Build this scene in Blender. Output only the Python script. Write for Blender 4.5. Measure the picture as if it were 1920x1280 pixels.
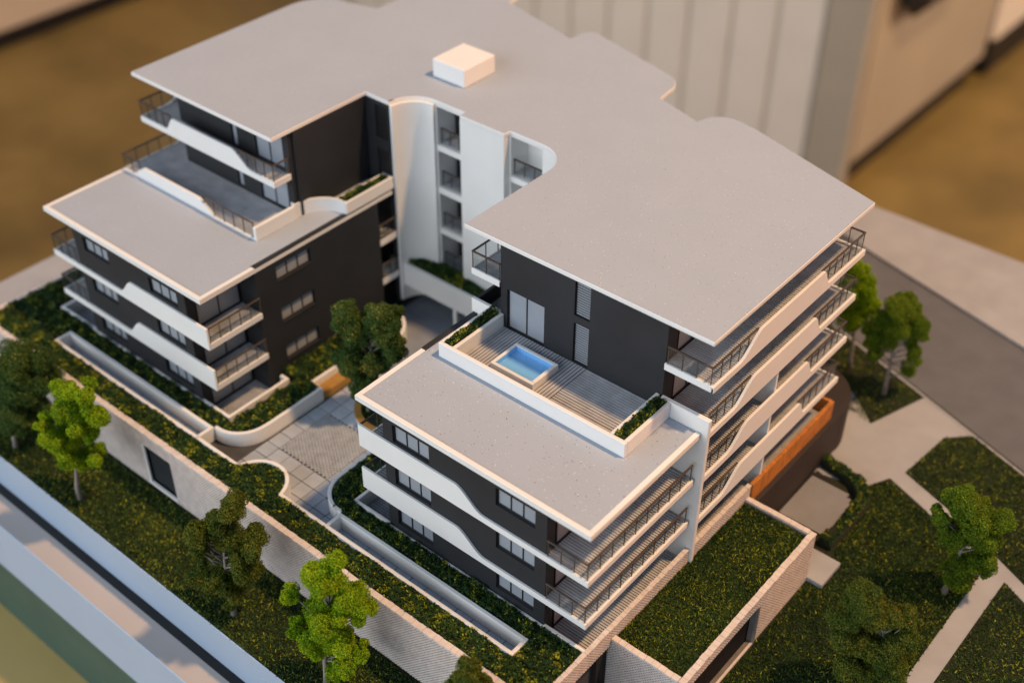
import bpy, bmesh, math, random
import numpy as np
from mathutils import Vector

# An architectural scale model on a display plinth. Lengths below are in model "metres"; S is the model scale (1:100).
S = 0.01
random.seed(7); RNG = np.random.default_rng(7)
scene = bpy.context.scene
C = scene.collection
for o in list(bpy.data.objects): bpy.data.objects.remove(o)

# ------------------------------------------------------------------ camera
cd = bpy.data.cameras.new('camera'); cam = bpy.data.objects.new('camera', cd); C.objects.link(cam)
cam.location = (36.564*S, -31.604*S, 50.424*S)
cam.rotation_euler = (math.radians(51.544), math.radians(-0.222), math.radians(39.955))
cd.sensor_width = 36.0; cd.lens = 2358.83/1920*36.0
cd.clip_start = 0.02; cd.clip_end = 60
cd.dof.use_dof = True; cd.dof.focus_distance = 63.2*S; cd.dof.aperture_fstop = 5.2
scene.camera = cam

# ------------------------------------------------------------------ world, lamps, exposure
w = bpy.data.worlds.new('World'); scene.world = w; w.use_nodes = True
bg = w.node_tree.nodes['Background']; bg.inputs[0].default_value = (0.48, 0.68, 1.0, 1); bg.inputs[1].default_value = 0.30
def lamp(name, direction, dist, size, power, col, centre=(0, 8, 4), sizey=None):
    d = Vector(direction).normalized(); l = bpy.data.lights.new(name, 'AREA')
    if sizey: l.shape = 'RECTANGLE'; l.size = size*S; l.size_y = sizey*S
    else: l.shape = 'DISK'; l.size = size*S
    l.energy = power; l.color = col
    o = bpy.data.objects.new(name, l); C.objects.link(o)
    o.location = (Vector(centre) + d*dist)*S
    o.rotation_euler = d.to_track_quat('Z', 'Y').to_euler()
    return o
lamp('key_lamp', (0.41, 0.23, 1.0), 300, 18, 94, (1.0, 0.60, 0.29))             # warm ceiling lamp
lamp('window_light', (-0.30, -1.0, 0.36), 520, 760, 325, (0.88, 0.92, 0.94), sizey=360)  # cool daylight from a window
lamp('room_light', (1.0, 0.42, 0.20), 330, 200, 27, (1.0, 0.34, 0.09), sizey=140)      # warm light from the far side of the room
fl = lamp('far_lamp', (0.55, 0.35, 1.0), 150, 60, 26, (1.0, 0.70, 0.44), centre=(10, 190, -80))    # warm lamp over the floor behind the table
scene.view_settings.view_transform = 'Standard'; scene.view_settings.look = 'None'
scene.view_settings.exposure = 0.0; scene.view_settings.gamma = 1.0
scene.render.engine = 'CYCLES'
scene.render.resolution_x = 1024; scene.render.resolution_y = 682

# ------------------------------------------------------------------ materials
MATS = {}
def mat(name, col, rough=0.6, noise=0.0, nscale=60.0, bump=0.0, bscale=400.0, spec=0.4, metal=0.0, col2=None, detail=4.0):
    m = bpy.data.materials.new(name); m.use_nodes = True; nt = m.node_tree; N = nt.nodes; L = nt.links
    b = N['Principled BSDF']; b.inputs['Base Color'].default_value = (*col, 1)
    b.inputs['Roughness'].default_value = rough; b.inputs['Metallic'].default_value = metal
    b.inputs['Specular IOR Level'].default_value = spec
    tc = N.new('ShaderNodeTexCoord')
    if noise or col2:
        n = N.new('ShaderNodeTexNoise'); n.inputs['Scale'].default_value = nscale; n.inputs['Detail'].default_value = detail
        L.new(tc.outputs['Object'], n.inputs['Vector'])
        r = N.new('ShaderNodeValToRGB'); r.color_ramp.elements[0].position = 0.3; r.color_ramp.elements[1].position = 0.7
        a = col if col2 else tuple(c*(1-noise) for c in col); c2 = col2 or tuple(min(1, c*(1+noise)) for c in col)
        r.color_ramp.elements[0].color = (*a, 1); r.color_ramp.elements[1].color = (*c2, 1)
        L.new(n.outputs['Fac'], r.inputs['Fac']); L.new(r.outputs['Color'], b.inputs['Base Color'])
    if bump:
        n2 = N.new('ShaderNodeTexNoise'); n2.inputs['Scale'].default_value = bscale; n2.inputs['Detail'].default_value = 3
        L.new(tc.outputs['Object'], n2.inputs['Vector'])
        bp = N.new('ShaderNodeBump'); bp.inputs['Strength'].default_value = bump; bp.inputs['Distance'].default_value = 0.0003
        L.new(n2.outputs['Fac'], bp.inputs['Height']); L.new(bp.outputs['Normal'], b.inputs['Normal'])
    MATS[name] = m; return m
def speckle(name, base, dark, light, scale=230.0, dthr=0.06, lthr=0.955, rough=0.85):
    m = mat(name, base, rough, noise=0.018, nscale=35, bump=0.25, bscale=900, spec=0.25)
    nt = m.node_tree; N = nt.nodes; L = nt.links; b = N['Principled BSDF']
    src = b.inputs['Base Color'].links[0].from_socket
    tc = N.new('ShaderNodeTexCoord')
    v = N.new('ShaderNodeTexVoronoi'); v.feature = 'F1'; v.inputs['Scale'].default_value = scale
    L.new(tc.outputs['Object'], v.inputs['Vector'])
    sep = N.new('ShaderNodeSeparateColor'); L.new(v.outputs['Color'], sep.inputs[0])
    def mth(op, a, val):
        q = N.new('ShaderNodeMath'); q.operation = op; L.new(a, q.inputs[0])
        if isinstance(val, float): q.inputs[1].default_value = val
        else: L.new(val, q.inputs[1])
        return q.outputs[0]
    rad = mth('MULTIPLY', sep.outputs[1], 0.5)
    inside = mth('LESS_THAN', v.outputs['Distance'], rad)
    dk = mth('MULTIPLY', mth('LESS_THAN', sep.outputs[0], dthr), inside)
    lt = mth('MULTIPLY', mth('GREATER_THAN', sep.outputs[0], lthr), inside)
    def mix(fac, a, col):
        x = N.new('ShaderNodeMix'); x.data_type = 'RGBA'; L.new(fac, x.inputs[0]); L.new(a, x.inputs[6]); x.inputs[7].default_value = (*col, 1)
        return x.outputs[2]
    o = mix(dk, src, dark); o = mix(lt, o, light); L.new(o, b.inputs['Base Color'])
    return m
def leafmat(name, ramp, rough=0.75, trans=0.25):
    m = bpy.data.materials.new(name); m.use_nodes = True; nt = m.node_tree; N = nt.nodes; L = nt.links
    b = N['Principled BSDF']; b.inputs['Roughness'].default_value = rough; b.inputs['Specular IOR Level'].default_value = 0.2
    a = N.new('ShaderNodeAttribute'); a.attribute_name = 'tint'
    r = N.new('ShaderNodeValToRGB'); e = r.color_ramp.elements
    while len(e) < len(ramp): e.new(0.5)
    for k, (p, c) in enumerate(ramp): e[k].position = p; e[k].color = (*c, 1)
    L.new(a.outputs['Fac'], r.inputs['Fac']); L.new(r.outputs['Color'], b.inputs['Base Color'])
    if trans:
        t = N.new('ShaderNodeBsdfTranslucent'); L.new(r.outputs['Color'], t.inputs['Color'])
        mx = N.new('ShaderNodeMixShader'); mx.inputs[0].default_value = trans
        L.new(b.outputs[0], mx.inputs[1]); L.new(t.outputs[0], mx.inputs[2]); L.new(mx.outputs[0], N['Material Output'].inputs['Surface'])
    MATS[name] = m; return m
def glassmat(name, tint, gloss=0.12, rough=0.05):
    m = bpy.data.materials.new(name); m.use_nodes = True; nt = m.node_tree; N = nt.nodes; L = nt.links
    N.remove(N['Principled BSDF'])
    t = N.new('ShaderNodeBsdfTransparent'); t.inputs[0].default_value = (*tint, 1)
    g = N.new('ShaderNodeBsdfGlossy'); g.inputs[0].default_value = (1, 1, 1, 1); g.inputs['Roughness'].default_value = rough
    n = N.new('ShaderNodeTexNoise'); n.inputs['Scale'].default_value = 300
    ad = N.new('ShaderNodeMath'); ad.operation = 'MULTIPLY_ADD'; ad.inputs[1].default_value = 0.03; ad.inputs[2].default_value = gloss
    L.new(n.outputs['Fac'], ad.inputs[0])
    mx = N.new('ShaderNodeMixShader'); L.new(ad.outputs[0], mx.inputs[0]); L.new(t.outputs[0], mx.inputs[1]); L.new(g.outputs[0], mx.inputs[2])
    L.new(mx.outputs[0], N['Material Output'].inputs['Surface']); MATS[name] = m; return m

mat('white', (0.74, 0.735, 0.72), 0.6, noise=0.025, nscale=50, bump=0.15, bscale=700)
mat('dark', (0.020, 0.0215, 0.025), 0.62, noise=0.15, nscale=40, bump=0.2, bscale=900, spec=0.35)
mat('frame', (0.014, 0.014, 0.015), 0.45, noise=0.1, spec=0.4)
speckle('gravel', (0.35, 0.395, 0.465), (0.07, 0.065, 0.06), (0.66, 0.66, 0.66), scale=1650, dthr=0.035, lthr=0.955)
speckle('gravel_fine', (0.35, 0.395, 0.465), (0.16, 0.15, 0.15), (0.75, 0.75, 0.75), scale=2100, dthr=0.03, lthr=0.982)
mat('deck', (0.41, 0.42, 0.45), 0.7, noise=0.16, nscale=120, bump=0.2)
mat('deck_gap', (0.018, 0.016, 0.015), 0.9, noise=0.2)
mat('rail', (0.085, 0.066, 0.055), 0.45, noise=0.2, nscale=90, metal=0.3)
mat('pane', (0.275, 0.305, 0.35), 0.35, noise=0.06, nscale=90, spec=0.5, bump=0.1, bscale=1500)
mat('pane_dim', (0.32, 0.33, 0.345), 0.35, noise=0.05, nscale=90, spec=0.5)
mat('slat', (0.20, 0.22, 0.25), 0.5, noise=0.08, nscale=200)
glassmat('glass', (0.90, 0.915, 0.92), 0.045)
glassmat('water', (0.80, 0.92, 1.0), 0.04, 0.02)
mat('pool', (0.33, 0.62, 0.92), 0.4, noise=0.05, nscale=60)
mat('brick', (0.60, 0.53, 0.49), 0.85, noise=0.10, nscale=220, bump=0.4, bscale=900, spec=0.2)
mat('mortar', (0.15, 0.135, 0.125), 0.95, noise=0.2, nscale=200)
mat('timber', (0.47, 0.17, 0.030), 0.6, noise=0.22, nscale=160, bump=0.2)
mat('bench_wood', (0.36, 0.20, 0.045), 0.6, noise=0.12, nscale=150)
mat('plinth_dark', (0.027, 0.019, 0.017), 0.75, noise=0.12, nscale=50)
mat('tile', (0.37, 0.415, 0.485), 0.7, noise=0.09, nscale=90, bump=0.2)
mat('tile_b', (0.335, 0.375, 0.435), 0.7, noise=0.09, nscale=70, bump=0.2)
mat('tile_gap', (0.07, 0.068, 0.07), 0.9, noise=0.2)
mat('paver', (0.34, 0.37, 0.41), 0.8, noise=0.14, nscale=200)
mat('drive', (0.19, 0.215, 0.26), 0.8, noise=0.1, nscale=80)
mat('concrete', (0.33, 0.335, 0.355), 0.85, noise=0.08, nscale=45, bump=0.2)
mat('asphalt', (0.115, 0.118, 0.13), 0.9, noise=0.08, nscale=60, bump=0.3)
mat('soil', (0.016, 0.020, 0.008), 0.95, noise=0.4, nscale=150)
mat('base_white', (0.315, 0.40, 0.52), 0.5, noise=0.03, nscale=20)
mat('base_black', (0.012, 0.012, 0.013), 0.5, noise=0.1)
mat('ledge', (0.40, 0.37, 0.36), 0.45, noise=0.04, nscale=20)
mat('green_cloth', (0.045, 0.085, 0.06), 0.8, noise=0.1, nscale=30)
mat('table_wood', (0.50, 0.37, 0.14), 0.45, noise=0.08, nscale=14)
mat('bark', (0.22, 0.20, 0.18), 0.9, noise=0.3, nscale=250, bump=0.6, bscale=600)
mat('floor', (0.105, 0.07, 0.018), 0.55, nscale=3.4, detail=7, col2=(0.25, 0.17, 0.05), bump=0.1, bscale=30)
mat('cabinet_white', (0.64, 0.59, 0.52), 0.6, noise=0.03, nscale=10)
mat('cabinet_groove', (0.58, 0.53, 0.46), 0.7, noise=0.05, nscale=10)
mat('cabinet_wood', (0.33, 0.29, 0.23), 0.55, noise=0.05, nscale=8)
mat('counter_beige', (0.62, 0.52, 0.40), 0.6, noise=0.04, nscale=8)
mat('black_plastic', (0.012, 0.011, 0.012), 0.4, noise=0.1)
mat('grille', (0.055, 0.06, 0.066), 0.5, noise=0.1)
mat('steel', (0.30, 0.31, 0.32), 0.4, noise=0.08, metal=0.5)
leafmat('grass_blade', [(0.0, (0.014, 0.034, 0.010)), (0.45, (0.040, 0.078, 0.017)), (0.80, (0.105, 0.15, 0.018)), (1.0, (0.38, 0.38, 0.02))], trans=0.1)
leafmat('hedge_leaf', [(0.0, (0.010, 0.028, 0.010)), (0.5, (0.028, 0.068, 0.018)), (0.82, (0.085, 0.135, 0.016)), (1.0, (0.42, 0.41, 0.02))], trans=0.12)
leafmat('leaf_bright', [(0.0, (0.075, 0.16, 0.004)), (0.5, (0.25, 0.41, 0.008)), (1.0, (0.52, 0.62, 0.02))], trans=0.3)
leafmat('leaf_olive', [(0.0, (0.030, 0.055, 0.008)), (0.5, (0.085, 0.125, 0.014)), (0.88, (0.17, 0.18, 0.02)), (1.0, (0.38, 0.22, 0.03))], trans=0.2)
leafmat('leaf_dark', [(0.0, (0.022, 0.052, 0.012)), (0.5, (0.064, 0.125, 0.026)), (0.93, (0.15, 0.19, 0.035)), (1.0, (0.45, 0.32, 0.06))], trans=0.2)
leafmat('leaf_mid', [(0.0, (0.045, 0.095, 0.006)), (0.5, (0.13, 0.21, 0.010)), (1.0, (0.28, 0.34, 0.02))], trans=0.25)

# ------------------------------------------------------------------ mesh helpers
class MB:
    def __init__(s): s.v = []; s.f = []
    def box(s, x0, x1, y0, y1, z0, z1, b=0.0):
        if x0 > x1: x0, x1 = x1, x0
        if y0 > y1: y0, y1 = y1, y0
        if z0 > z1: z0, z1 = z1, z0
        n = len(s.v)
        b = min(b, (x1-x0)*.45, (y1-y0)*.45, (z1-z0)*.45)
        if b <= 0:
            s.v += [(x, y, z) for z in (z0, z1) for y in (y0, y1) for x in (x0, x1)]
            s.f += [tuple(n+i for i in q) for q in ((0,2,3,1),(4,5,7,6),(0,1,5,4),(2,6,7,3),(0,4,6,2),(1,3,7,5))]
            return s
        idx = {}
        for cx in (0, 1):
            for cy in (0, 1):
                for cz in (0, 1):
                    X = (x0, x1)[cx]; Y = (y0, y1)[cy]; Z = (z0, z1)[cz]
                    ix = b if cx == 0 else -b; iy = b if cy == 0 else -b; iz = b if cz == 0 else -b
                    for ax, p in ((0, (X, Y+iy, Z+iz)), (1, (X+ix, Y, Z+iz)), (2, (X+ix, Y+iy, Z))):
                        idx[cx, cy, cz, ax] = len(s.v); s.v.append(p)
        I = lambda a, b_, c, ax: idx[a, b_, c, ax]
        for c in (0, 1):
            s.f.append((I(c,0,0,0), I(c,1,0,0), I(c,1,1,0), I(c,0,1,0)))
            s.f.append((I(0,c,0,1), I(1,c,0,1), I(1,c,1,1), I(0,c,1,1)))
            s.f.append((I(0,0,c,2), I(1,0,c,2), I(1,1,c,2), I(0,1,c,2)))
        for a in (0, 1):
            for c in (0, 1):
                s.f.append((I(0,a,c,1), I(1,a,c,1), I(1,a,c,2), I(0,a,c,2)))
                s.f.append((I(a,0,c,0), I(a,1,c,0), I(a,1,c,2), I(a,0,c,2)))
                s.f.append((I(a,c,0,0), I(a,c,1,0), I(a,c,1,1), I(a,c,0,1)))
        for a in (0, 1):
            for b_ in (0, 1):
                for c in (0, 1): s.f.append((I(a,b_,c,0), I(a,b_,c,1), I(a,b_,c,2)))
        return s
    def ext(s, pts, axis, a0, a1, b=0.0):
        # outline pts extruded along an axis: 'z' pts=(x,y); 'y' pts=(x,z); 'x' pts=(y,z)
        mk = {'z': lambda p, a: (p[0], p[1], a), 'y': lambda p, a: (p[0], a, p[1]), 'x': lambda p, a: (a, p[0], p[1])}[axis]
        n = len(s.v); k = len(pts)
        s.v += [mk(p, a0) for p in pts] + [mk(p, a1) for p in pts]
        s.f.append(tuple(n+i for i in range(k))); s.f.append(tuple(n+k+i for i in range(k)))
        for i in range(k):
            j = (i+1) % k; s.f.append((n+i, n+j, n+k+j, n+k+i))
        return s
    def strip(s, path, t, z0, z1, side=1):
        # wall of thickness t along an open path, offset to one side
        P = [Vector((p[0], p[1])) for p in path]; off = []
        for i, p in enumerate(P):
            d1 = (P[i]-P[i-1]).normalized() if i else (P[1]-P[0]).normalized()
            d2 = (P[i+1]-P[i]).normalized() if i < len(P)-1 else d1
            n1 = Vector((-d1.y, d1.x)); n2 = Vector((-d2.y, d2.x)); m = (n1+n2)
            m = m.normalized() if m.length > 1e-6 else n1
            c = max(0.35, m.dot(n1)); off.append(p + m*(side*t/c))
        n = len(s.v); k = len(P)
        for z in (z0, z1):
            s.v += [(p.x, p.y, z) for p in P]; s.v += [(p.x, p.y, z) for p in off]
        for i in range(k-1):
            a, b, c, d = n+i, n+i+1, n+k+i+1, n+k+i; h = 2*k
            s.f += [(a, b, c, d), (a+h, b+h, c+h, d+h), (a, b, b+h, a+h), (d, c, c+h, d+h)]
        for i in (0, k-1): s.f.append((n+i, n+k+i, n+k+i+2*k, n+i+2*k))
        return s
    def tube(s, path, radii, seg=8):
        n0 = len(s.v); P = [Vector(p) for p in path]
        for i, p in enumerate(P):
            d = (P[min(i+1, len(P)-1)]-P[max(i-1, 0)]).normalized()
            a = d.cross(Vector((0.3, 1, 0.2))).normalized(); b = d.cross(a)
            for j in range(seg):
                t = 2*math.pi*j/seg; q = p+(a*math.cos(t)+b*math.sin(t))*radii[i]; s.v.append(tuple(q))
        for i in range(len(P)-1):
            for j in range(seg):
                s.f.append((n0+i*seg+j, n0+i*seg+(j+1) % seg, n0+(i+1)*seg+(j+1) % seg, n0+(i+1)*seg+j))
        s.f.append(tuple(n0+j for j in range(seg))); s.f.append(tuple(n0+(len(P)-1)*seg+j for j in range(seg)))
        return s
    def build(s, name, m, parent=None, smooth=False, bevel=0.0, stuff=False, origin=None):
        me = bpy.data.meshes.new(name)
        off = Vector((0, 0, 0))
        if parent is not None: off = root_loc(parent)
        elif origin is not None: off = Vector(origin)
        me.from_pydata([((x-off.x)*S, (y-off.y)*S, (z-off.z)*S) for x, y, z in s.v], [], s.f)
        bm = bmesh.new(); bm.from_mesh(me); bmesh.ops.recalc_face_normals(bm, faces=bm.faces)
        if bevel:
            es = [e for e in bm.edges if len(e.link_faces) == 2 and e.calc_face_angle(0) > 0.6]
            bmesh.ops.bevel(bm, geom=es, offset=bevel*S, segments=1, affect='EDGES', profile=0.5)
        bm.to_mesh(me); bm.free()
        for p in me.polygons: p.use_smooth = smooth
        me.materials.append(MATS[m])
        o = bpy.data.objects.new(name, me); C.objects.link(o)
        if parent is not None: o.parent = parent
        elif origin is not None: o.location = off*S
        if stuff: o['kind'] = 'stuff'
        return o
def root_loc(p):
    while p.parent: p = p.parent
    return Vector(p.location)/S
def thing(name, label, cat, loc, group=None):
    o = bpy.data.objects.new(name, None); C.objects.link(o); o.empty_display_size = 0.01
    o.location = Vector(loc)*S; o['label'] = label; o['category'] = cat
    if group: o['group'] = group
    return o
def tag(o, label, cat, group=None):
    o['label'] = label; o['category'] = cat
    if group: o['group'] = group
    return o
def struct(o): o['kind'] = 'structure'; return o
def box(name, m, parent, *a, b=0.02, **k): return MB().box(*a, b=b).build(name, m, parent, **k)
def arc(cx, cy, r, a0, a1, n=14, ry=None):
    ry = ry or r
    return [(cx+r*math.cos(math.radians(a0+(a1-a0)*i/n)), cy+ry*math.sin(math.radians(a0+(a1-a0)*i/n))) for i in range(n+1)]

def wall_panel(name, m, parent, axis, a0, a1, u0, u1, z0, z1, holes=()):
    """Facade slab between a0 (outer) and a1 (inner) along axis 'x' or 'y', with rectangular openings (u0,u1,z0,z1)."""
    us = sorted({u0, u1, *[h[0] for h in holes], *[h[1] for h in holes]}); zs = sorted({z0, z1, *[h[2] for h in holes], *[h[3] for h in holes]})
    us = [u for u in us if u0 <= u <= u1]; zs = [z for z in zs if z0 <= z <= z1]
    mb = MB(); pt = (lambda u, z, a: (u, a, z)) if axis == 'y' else (lambda u, z, a: (a, u, z))
    solid = lambda u, z: u0 < u < u1 and z0 < z < z1 and not any(h[0] < u < h[1] and h[2] < z < h[3] for h in holes)
    V = {}
    def vid(u, z, a):
        k = (u, z, a)
        if k not in V: V[k] = len(mb.v); mb.v.append(pt(u, z, a))
        return V[k]
    for i in range(len(us)-1):
        for j in range(len(zs)-1):
            ua, ub, za, zb = us[i], us[i+1], zs[j], zs[j+1]; um, zm = (ua+ub)/2, (za+zb)/2
            if not solid(um, zm): continue
            for a in (a0, a1): mb.f.append((vid(ua, za, a), vid(ub, za, a), vid(ub, zb, a), vid(ua, zb, a)))
            e = 1e-4
            for (p, q, du, dz) in (((ua, za), (ub, za), 0, -1), ((ua, zb), (ub, zb), 0, 1), ((ua, za), (ua, zb), -1, 0), ((ub, za), (ub, zb), 1, 0)):
                tu = um if du == 0 else (ua-e if du < 0 else ub+e); tz = zm if dz == 0 else (za-e if dz < 0 else zb+e)
                if not solid(tu, tz): mb.f.append((vid(*p, a0), vid(*q, a0), vid(*q, a1), vid(*p, a1)))
    return mb.build(name, m, parent)

def window(parent, axis, a, u0, u1, z0, z1, n, sgn=1, pane='pane', rec=0.20, fr=0.07, name='window'):
    """Framed window set back from the facade plane a; sgn=+1 puts the inside towards +axis."""
    P = (lambda mb, ua, ub, c, d, za, zb, b: mb.box(ua, ub, c, d, za, zb, b)) if axis == 'y' else (lambda mb, ua, ub, c, d, za, zb, b: mb.box(c, d, ua, ub, za, zb, b))
    g = 0.004
    a_f = a+sgn*(rec-0.06); a_b = a+sgn*(rec+0.06); mb = MB()
    P(mb, u0+g, u1-g, a_f, a_b, z0+g, z0+fr, .01); P(mb, u0+g, u1-g, a_f, a_b, z1-fr, z1-g, .01)
    P(mb, u0+g, u0+fr, a_f, a_b, z0+fr, z1-fr, .01); P(mb, u1-fr, u1-g, a_f, a_b, z0+fr, z1-fr, .01)
    wd = (u1-u0-2*fr)/n
    for i in range(1, n):
        c = u0+fr+wd*i; P(mb, c-fr*.45, c+fr*.45, a_f, a_b, z0+fr, z1-fr, .01)
    o = mb.build(name, 'frame', parent)
    for i in range(n):
        mb = MB(); ua = u0+fr+wd*i+(fr*.45 if i else 0); ub = u0+fr+wd*(i+1)-(fr*.45 if i < n-1 else 0)
        P(mb, ua, ub, a+sgn*(rec-.01), a+sgn*(rec+.03), z0+fr, z1-fr, 0); mb.build('pane', pane, o)
    return o
def louvre(parent, u0, u1, z0, z1, a, n):
    mb = MB(); fr = .06
    mb.box(u0+.004, u1-.004, a+.12, a+.26, z0+.004, z0+fr); mb.box(u0+.004, u1-.004, a+.12, a+.26, z1-fr, z1-.004)
    mb.box(u0+.004, u0+fr, a+.12, a+.26, z0+fr, z1-fr); mb.box(u1-fr, u1-.004, a+.12, a+.26, z0+fr, z1-fr)
    o = mb.build('louvre_window', 'frame', parent)
    MB().box(u0+.02, u1-.02, a+.30, a+.33, z0+.02, z1-.02).build('backing', 'frame', o)
    st = (z1-z0-2*fr)/n; me = None
    for i in range(n):
        z = z0+fr+st*i
        if me is None:
            p = MB(); hh = st*.5
            p.v = [(u0+fr, a+.12, 0), (u1-fr, a+.12, 0), (u1-fr, a+.14, hh), (u0+fr, a+.14, hh), (u0+fr, a+.15, 0), (u1-fr, a+.15, 0), (u1-fr, a+.17, hh), (u0+fr, a+.17, hh)]
            p.f = [(0,1,2,3), (4,7,6,5), (0,4,5,1), (3,2,6,7), (0,3,7,4), (1,5,6,2)]
            s = p.build('slat', 'slat', o); me = s.data; s.location = (0, 0, z*S)
        else:
            s = bpy.data.objects.new('slat', me); C.objects.link(s); s.parent = o; s.location = (0, 0, z*S)
    return o
def railing(parent, p, q, z, h=1.05, post=0.045, sp=1.05, glass=True, first=True, last=True):
    """Handrail with posts and glass panes from p to q (axis aligned) standing on level z; parts are children of parent."""
    ax = 0 if abs(q[0]-p[0]) > abs(q[1]-p[1]) else 1
    a, b = min(p[ax], q[ax]), max(p[ax], q[ax]); c = p[1-ax]
    B = (lambda mb, u0, u1, v0, v1, z0, z1, bb=0: mb.box(u0, u1, v0, v1, z0, z1, bb)) if ax == 0 else (lambda mb, u0, u1, v0, v1, z0, z1, bb=0: mb.box(v0, v1, u0, u1, z0, z1, bb))
    mb = MB(); B(mb, a-.05, b+.05, c-.055, c+.055, z+h-.05, z+h+.03, .012); mb.build('top_rail', 'rail', parent)
    n = max(1, round((b-a)/sp)); st = (b-a)/n
    for i in range(n+1):
        if (i == 0 and not first) or (i == n and not last): continue
        u = a+st*i; mb = MB(); B(mb, u-post/2, u+post/2, c-post/2, c+post/2, z, z+h-.05); mb.build('post', 'rail', parent)
    if glass:
        for i in range(n):
            mb = MB(); B(mb, a+st*i+.05, a+st*(i+1)-.05, c-.008, c+.008, z+.04, z+h-.08); mb.build('glass_pane', 'glass', parent)
def decking(parent, x0, x1, y0, y1, z, along='x', pitch=0.165, gap=0.05, name='decking'):
    """Board deck: separate boards over a dark backing sheet, joined into one part (boards are a few pixels wide)."""
    MB().box(x0, x1, y0, y1, z-.06, z-.035).build('deck_backing', 'deck_gap', parent)
    mb = MB(); a0, a1 = (y0, y1) if along == 'x' else (x0, x1); n = int((a1-a0)/pitch)
    pitch = (a1-a0)/n
    for i in range(n):
        u = a0+pitch*i+gap/2; dz = random.uniform(-.006, .006)
        if along == 'x': mb.box(x0+.01, x1-.01, u, u+pitch-gap, z-.035, z+dz)
        else: mb.box(u, u+pitch-gap, y0+.01, y1-.01, z-.035, z+dz)
    return mb.build(name, 'deck', parent, stuff=True)
def sstep(t): t = max(0, min(1, t)); return t*t*(3-2*t)

# ------------------------------------------------------------------ vegetation helpers
def leaf_mesh(name, P, Nrm, size, tint, m, parent=None, origin=(0, 0, 0), core=None, quad=True):
    """Many small leaf faces: centres P (n,3), normals Nrm (n,3), size (n,), tint (n,). core=(verts, faces, tint)."""
    n = len(P); up = RNG.normal(size=(n, 3)); t = np.cross(Nrm, up); t /= np.linalg.norm(t, axis=1)[:, None]+1e-9; b = np.cross(Nrm, t)
    s = size[:, None]
    if quad: V = np.stack([P-t*s, P-b*s*.5, P+t*s, P+b*s*.5], 1); k = 4
    else: V = np.stack([P-t*s*.35, P+t*s*.35, P+Nrm*s*1.6], 1); k = 3
    V = V.reshape(-1, 3); T = np.repeat(tint, k)
    loops = np.arange(n*k); starts = np.arange(n)*k; tot = np.full(n, k)
    if core is not None:
        cv, cf, ct = core; base = len(V); V = np.vstack([V, cv]); T = np.concatenate([T, np.full(len(cv), ct) if np.isscalar(ct) else ct])
        cf = np.asarray(cf); kk = cf.shape[1]; st2 = len(loops)+np.arange(len(cf))*kk
        loops = np.concatenate([loops, (cf+base).ravel()]); starts = np.concatenate([starts, st2]); tot = np.concatenate([tot, np.full(len(cf), kk)])
    V = (V-np.array(origin))*S
    me = bpy.data.meshes.new(name); me.vertices.add(len(V)); me.vertices.foreach_set('co', V.astype(np.float32).ravel())
    me.loops.add(len(loops)); me.loops.foreach_set('vertex_index', loops.astype(np.int32))
    me.polygons.add(len(starts)); me.polygons.foreach_set('loop_start', starts.astype(np.int32)); me.polygons.foreach_set('loop_total', tot.astype(np.int32))
    a = me.attributes.new('tint', 'FLOAT', 'POINT'); a.data.foreach_set('value', T.astype(np.float32))
    me.update(); me.validate(); me.materials.append(MATS[m])
    o = bpy.data.objects.new(name, me); C.objects.link(o)
    if parent: o.parent = parent
    else: o.location = Vector(origin)*S
    return o
def inside(poly, X, Y):
    r = np.zeros(len(X), bool); j = len(poly)-1
    for i in range(len(poly)):
        xi, yi = poly[i]; xj, yj = poly[j]
        c = ((yi > Y) != (yj > Y)) & (X < (xj-xi)*(Y-yi)/((yj-yi) or 1e-9)+xi); r ^= c; j = i
    return r
def sample(poly, n):
    xs = [p[0] for p in poly]; ys = [p[1] for p in poly]; A = (max(xs)-min(xs))*(max(ys)-min(ys)); out = []
    X = RNG.uniform(min(xs), max(xs), int(n*A)); Y = RNG.uniform(min(ys), max(ys), int(n*A)); k = inside(poly, X, Y)
    return X[k], Y[k]
def lump(X, Y, f, seed):
    r = np.random.default_rng(seed); z = np.zeros_like(X)
    for i in range(6):
        a, b, p = r.normal(size=3)*f; z += np.sin(X*a*2+Y*b*2+p*9)
    return z/3.5
def grass(name, polys, z, label, dens=150, size=0.11, m='grass_blade', yellow=0.12):
    Xs, Ys = [], []
    for p in polys: x, y = sample(p, dens); Xs.append(x); Ys.append(y)
    X = np.concatenate(Xs); Y = np.concatenate(Ys); n = len(X)
    N = np.stack([RNG.normal(0, .75, n), RNG.normal(0, .75, n), RNG.uniform(.35, 1, n)], 1); N /= np.linalg.norm(N, axis=1)[:, None]
    Zt = z+RNG.uniform(0, .06, n); P = np.stack([X, Y, Zt], 1)
    t = np.clip(RNG.normal(.36, .17, n)+.10*lump(X, Y, 1.2, 3)+.10*lump(X, Y, .25, 5), 0, .82); ye = RNG.uniform(size=n) < yellow*(1+.9*lump(X, Y, .8, 11)); t[ye] = RNG.uniform(.85, 1, ye.sum())
    o = leaf_mesh(name, P, N, RNG.uniform(.6, 1.3, n)*size, t, m, quad=False, origin=(polys[0][0][0], polys[0][0][1], z))
    o['kind'] = 'stuff'; o['label'] = label; o['category'] = 'grass'
    return o
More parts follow.
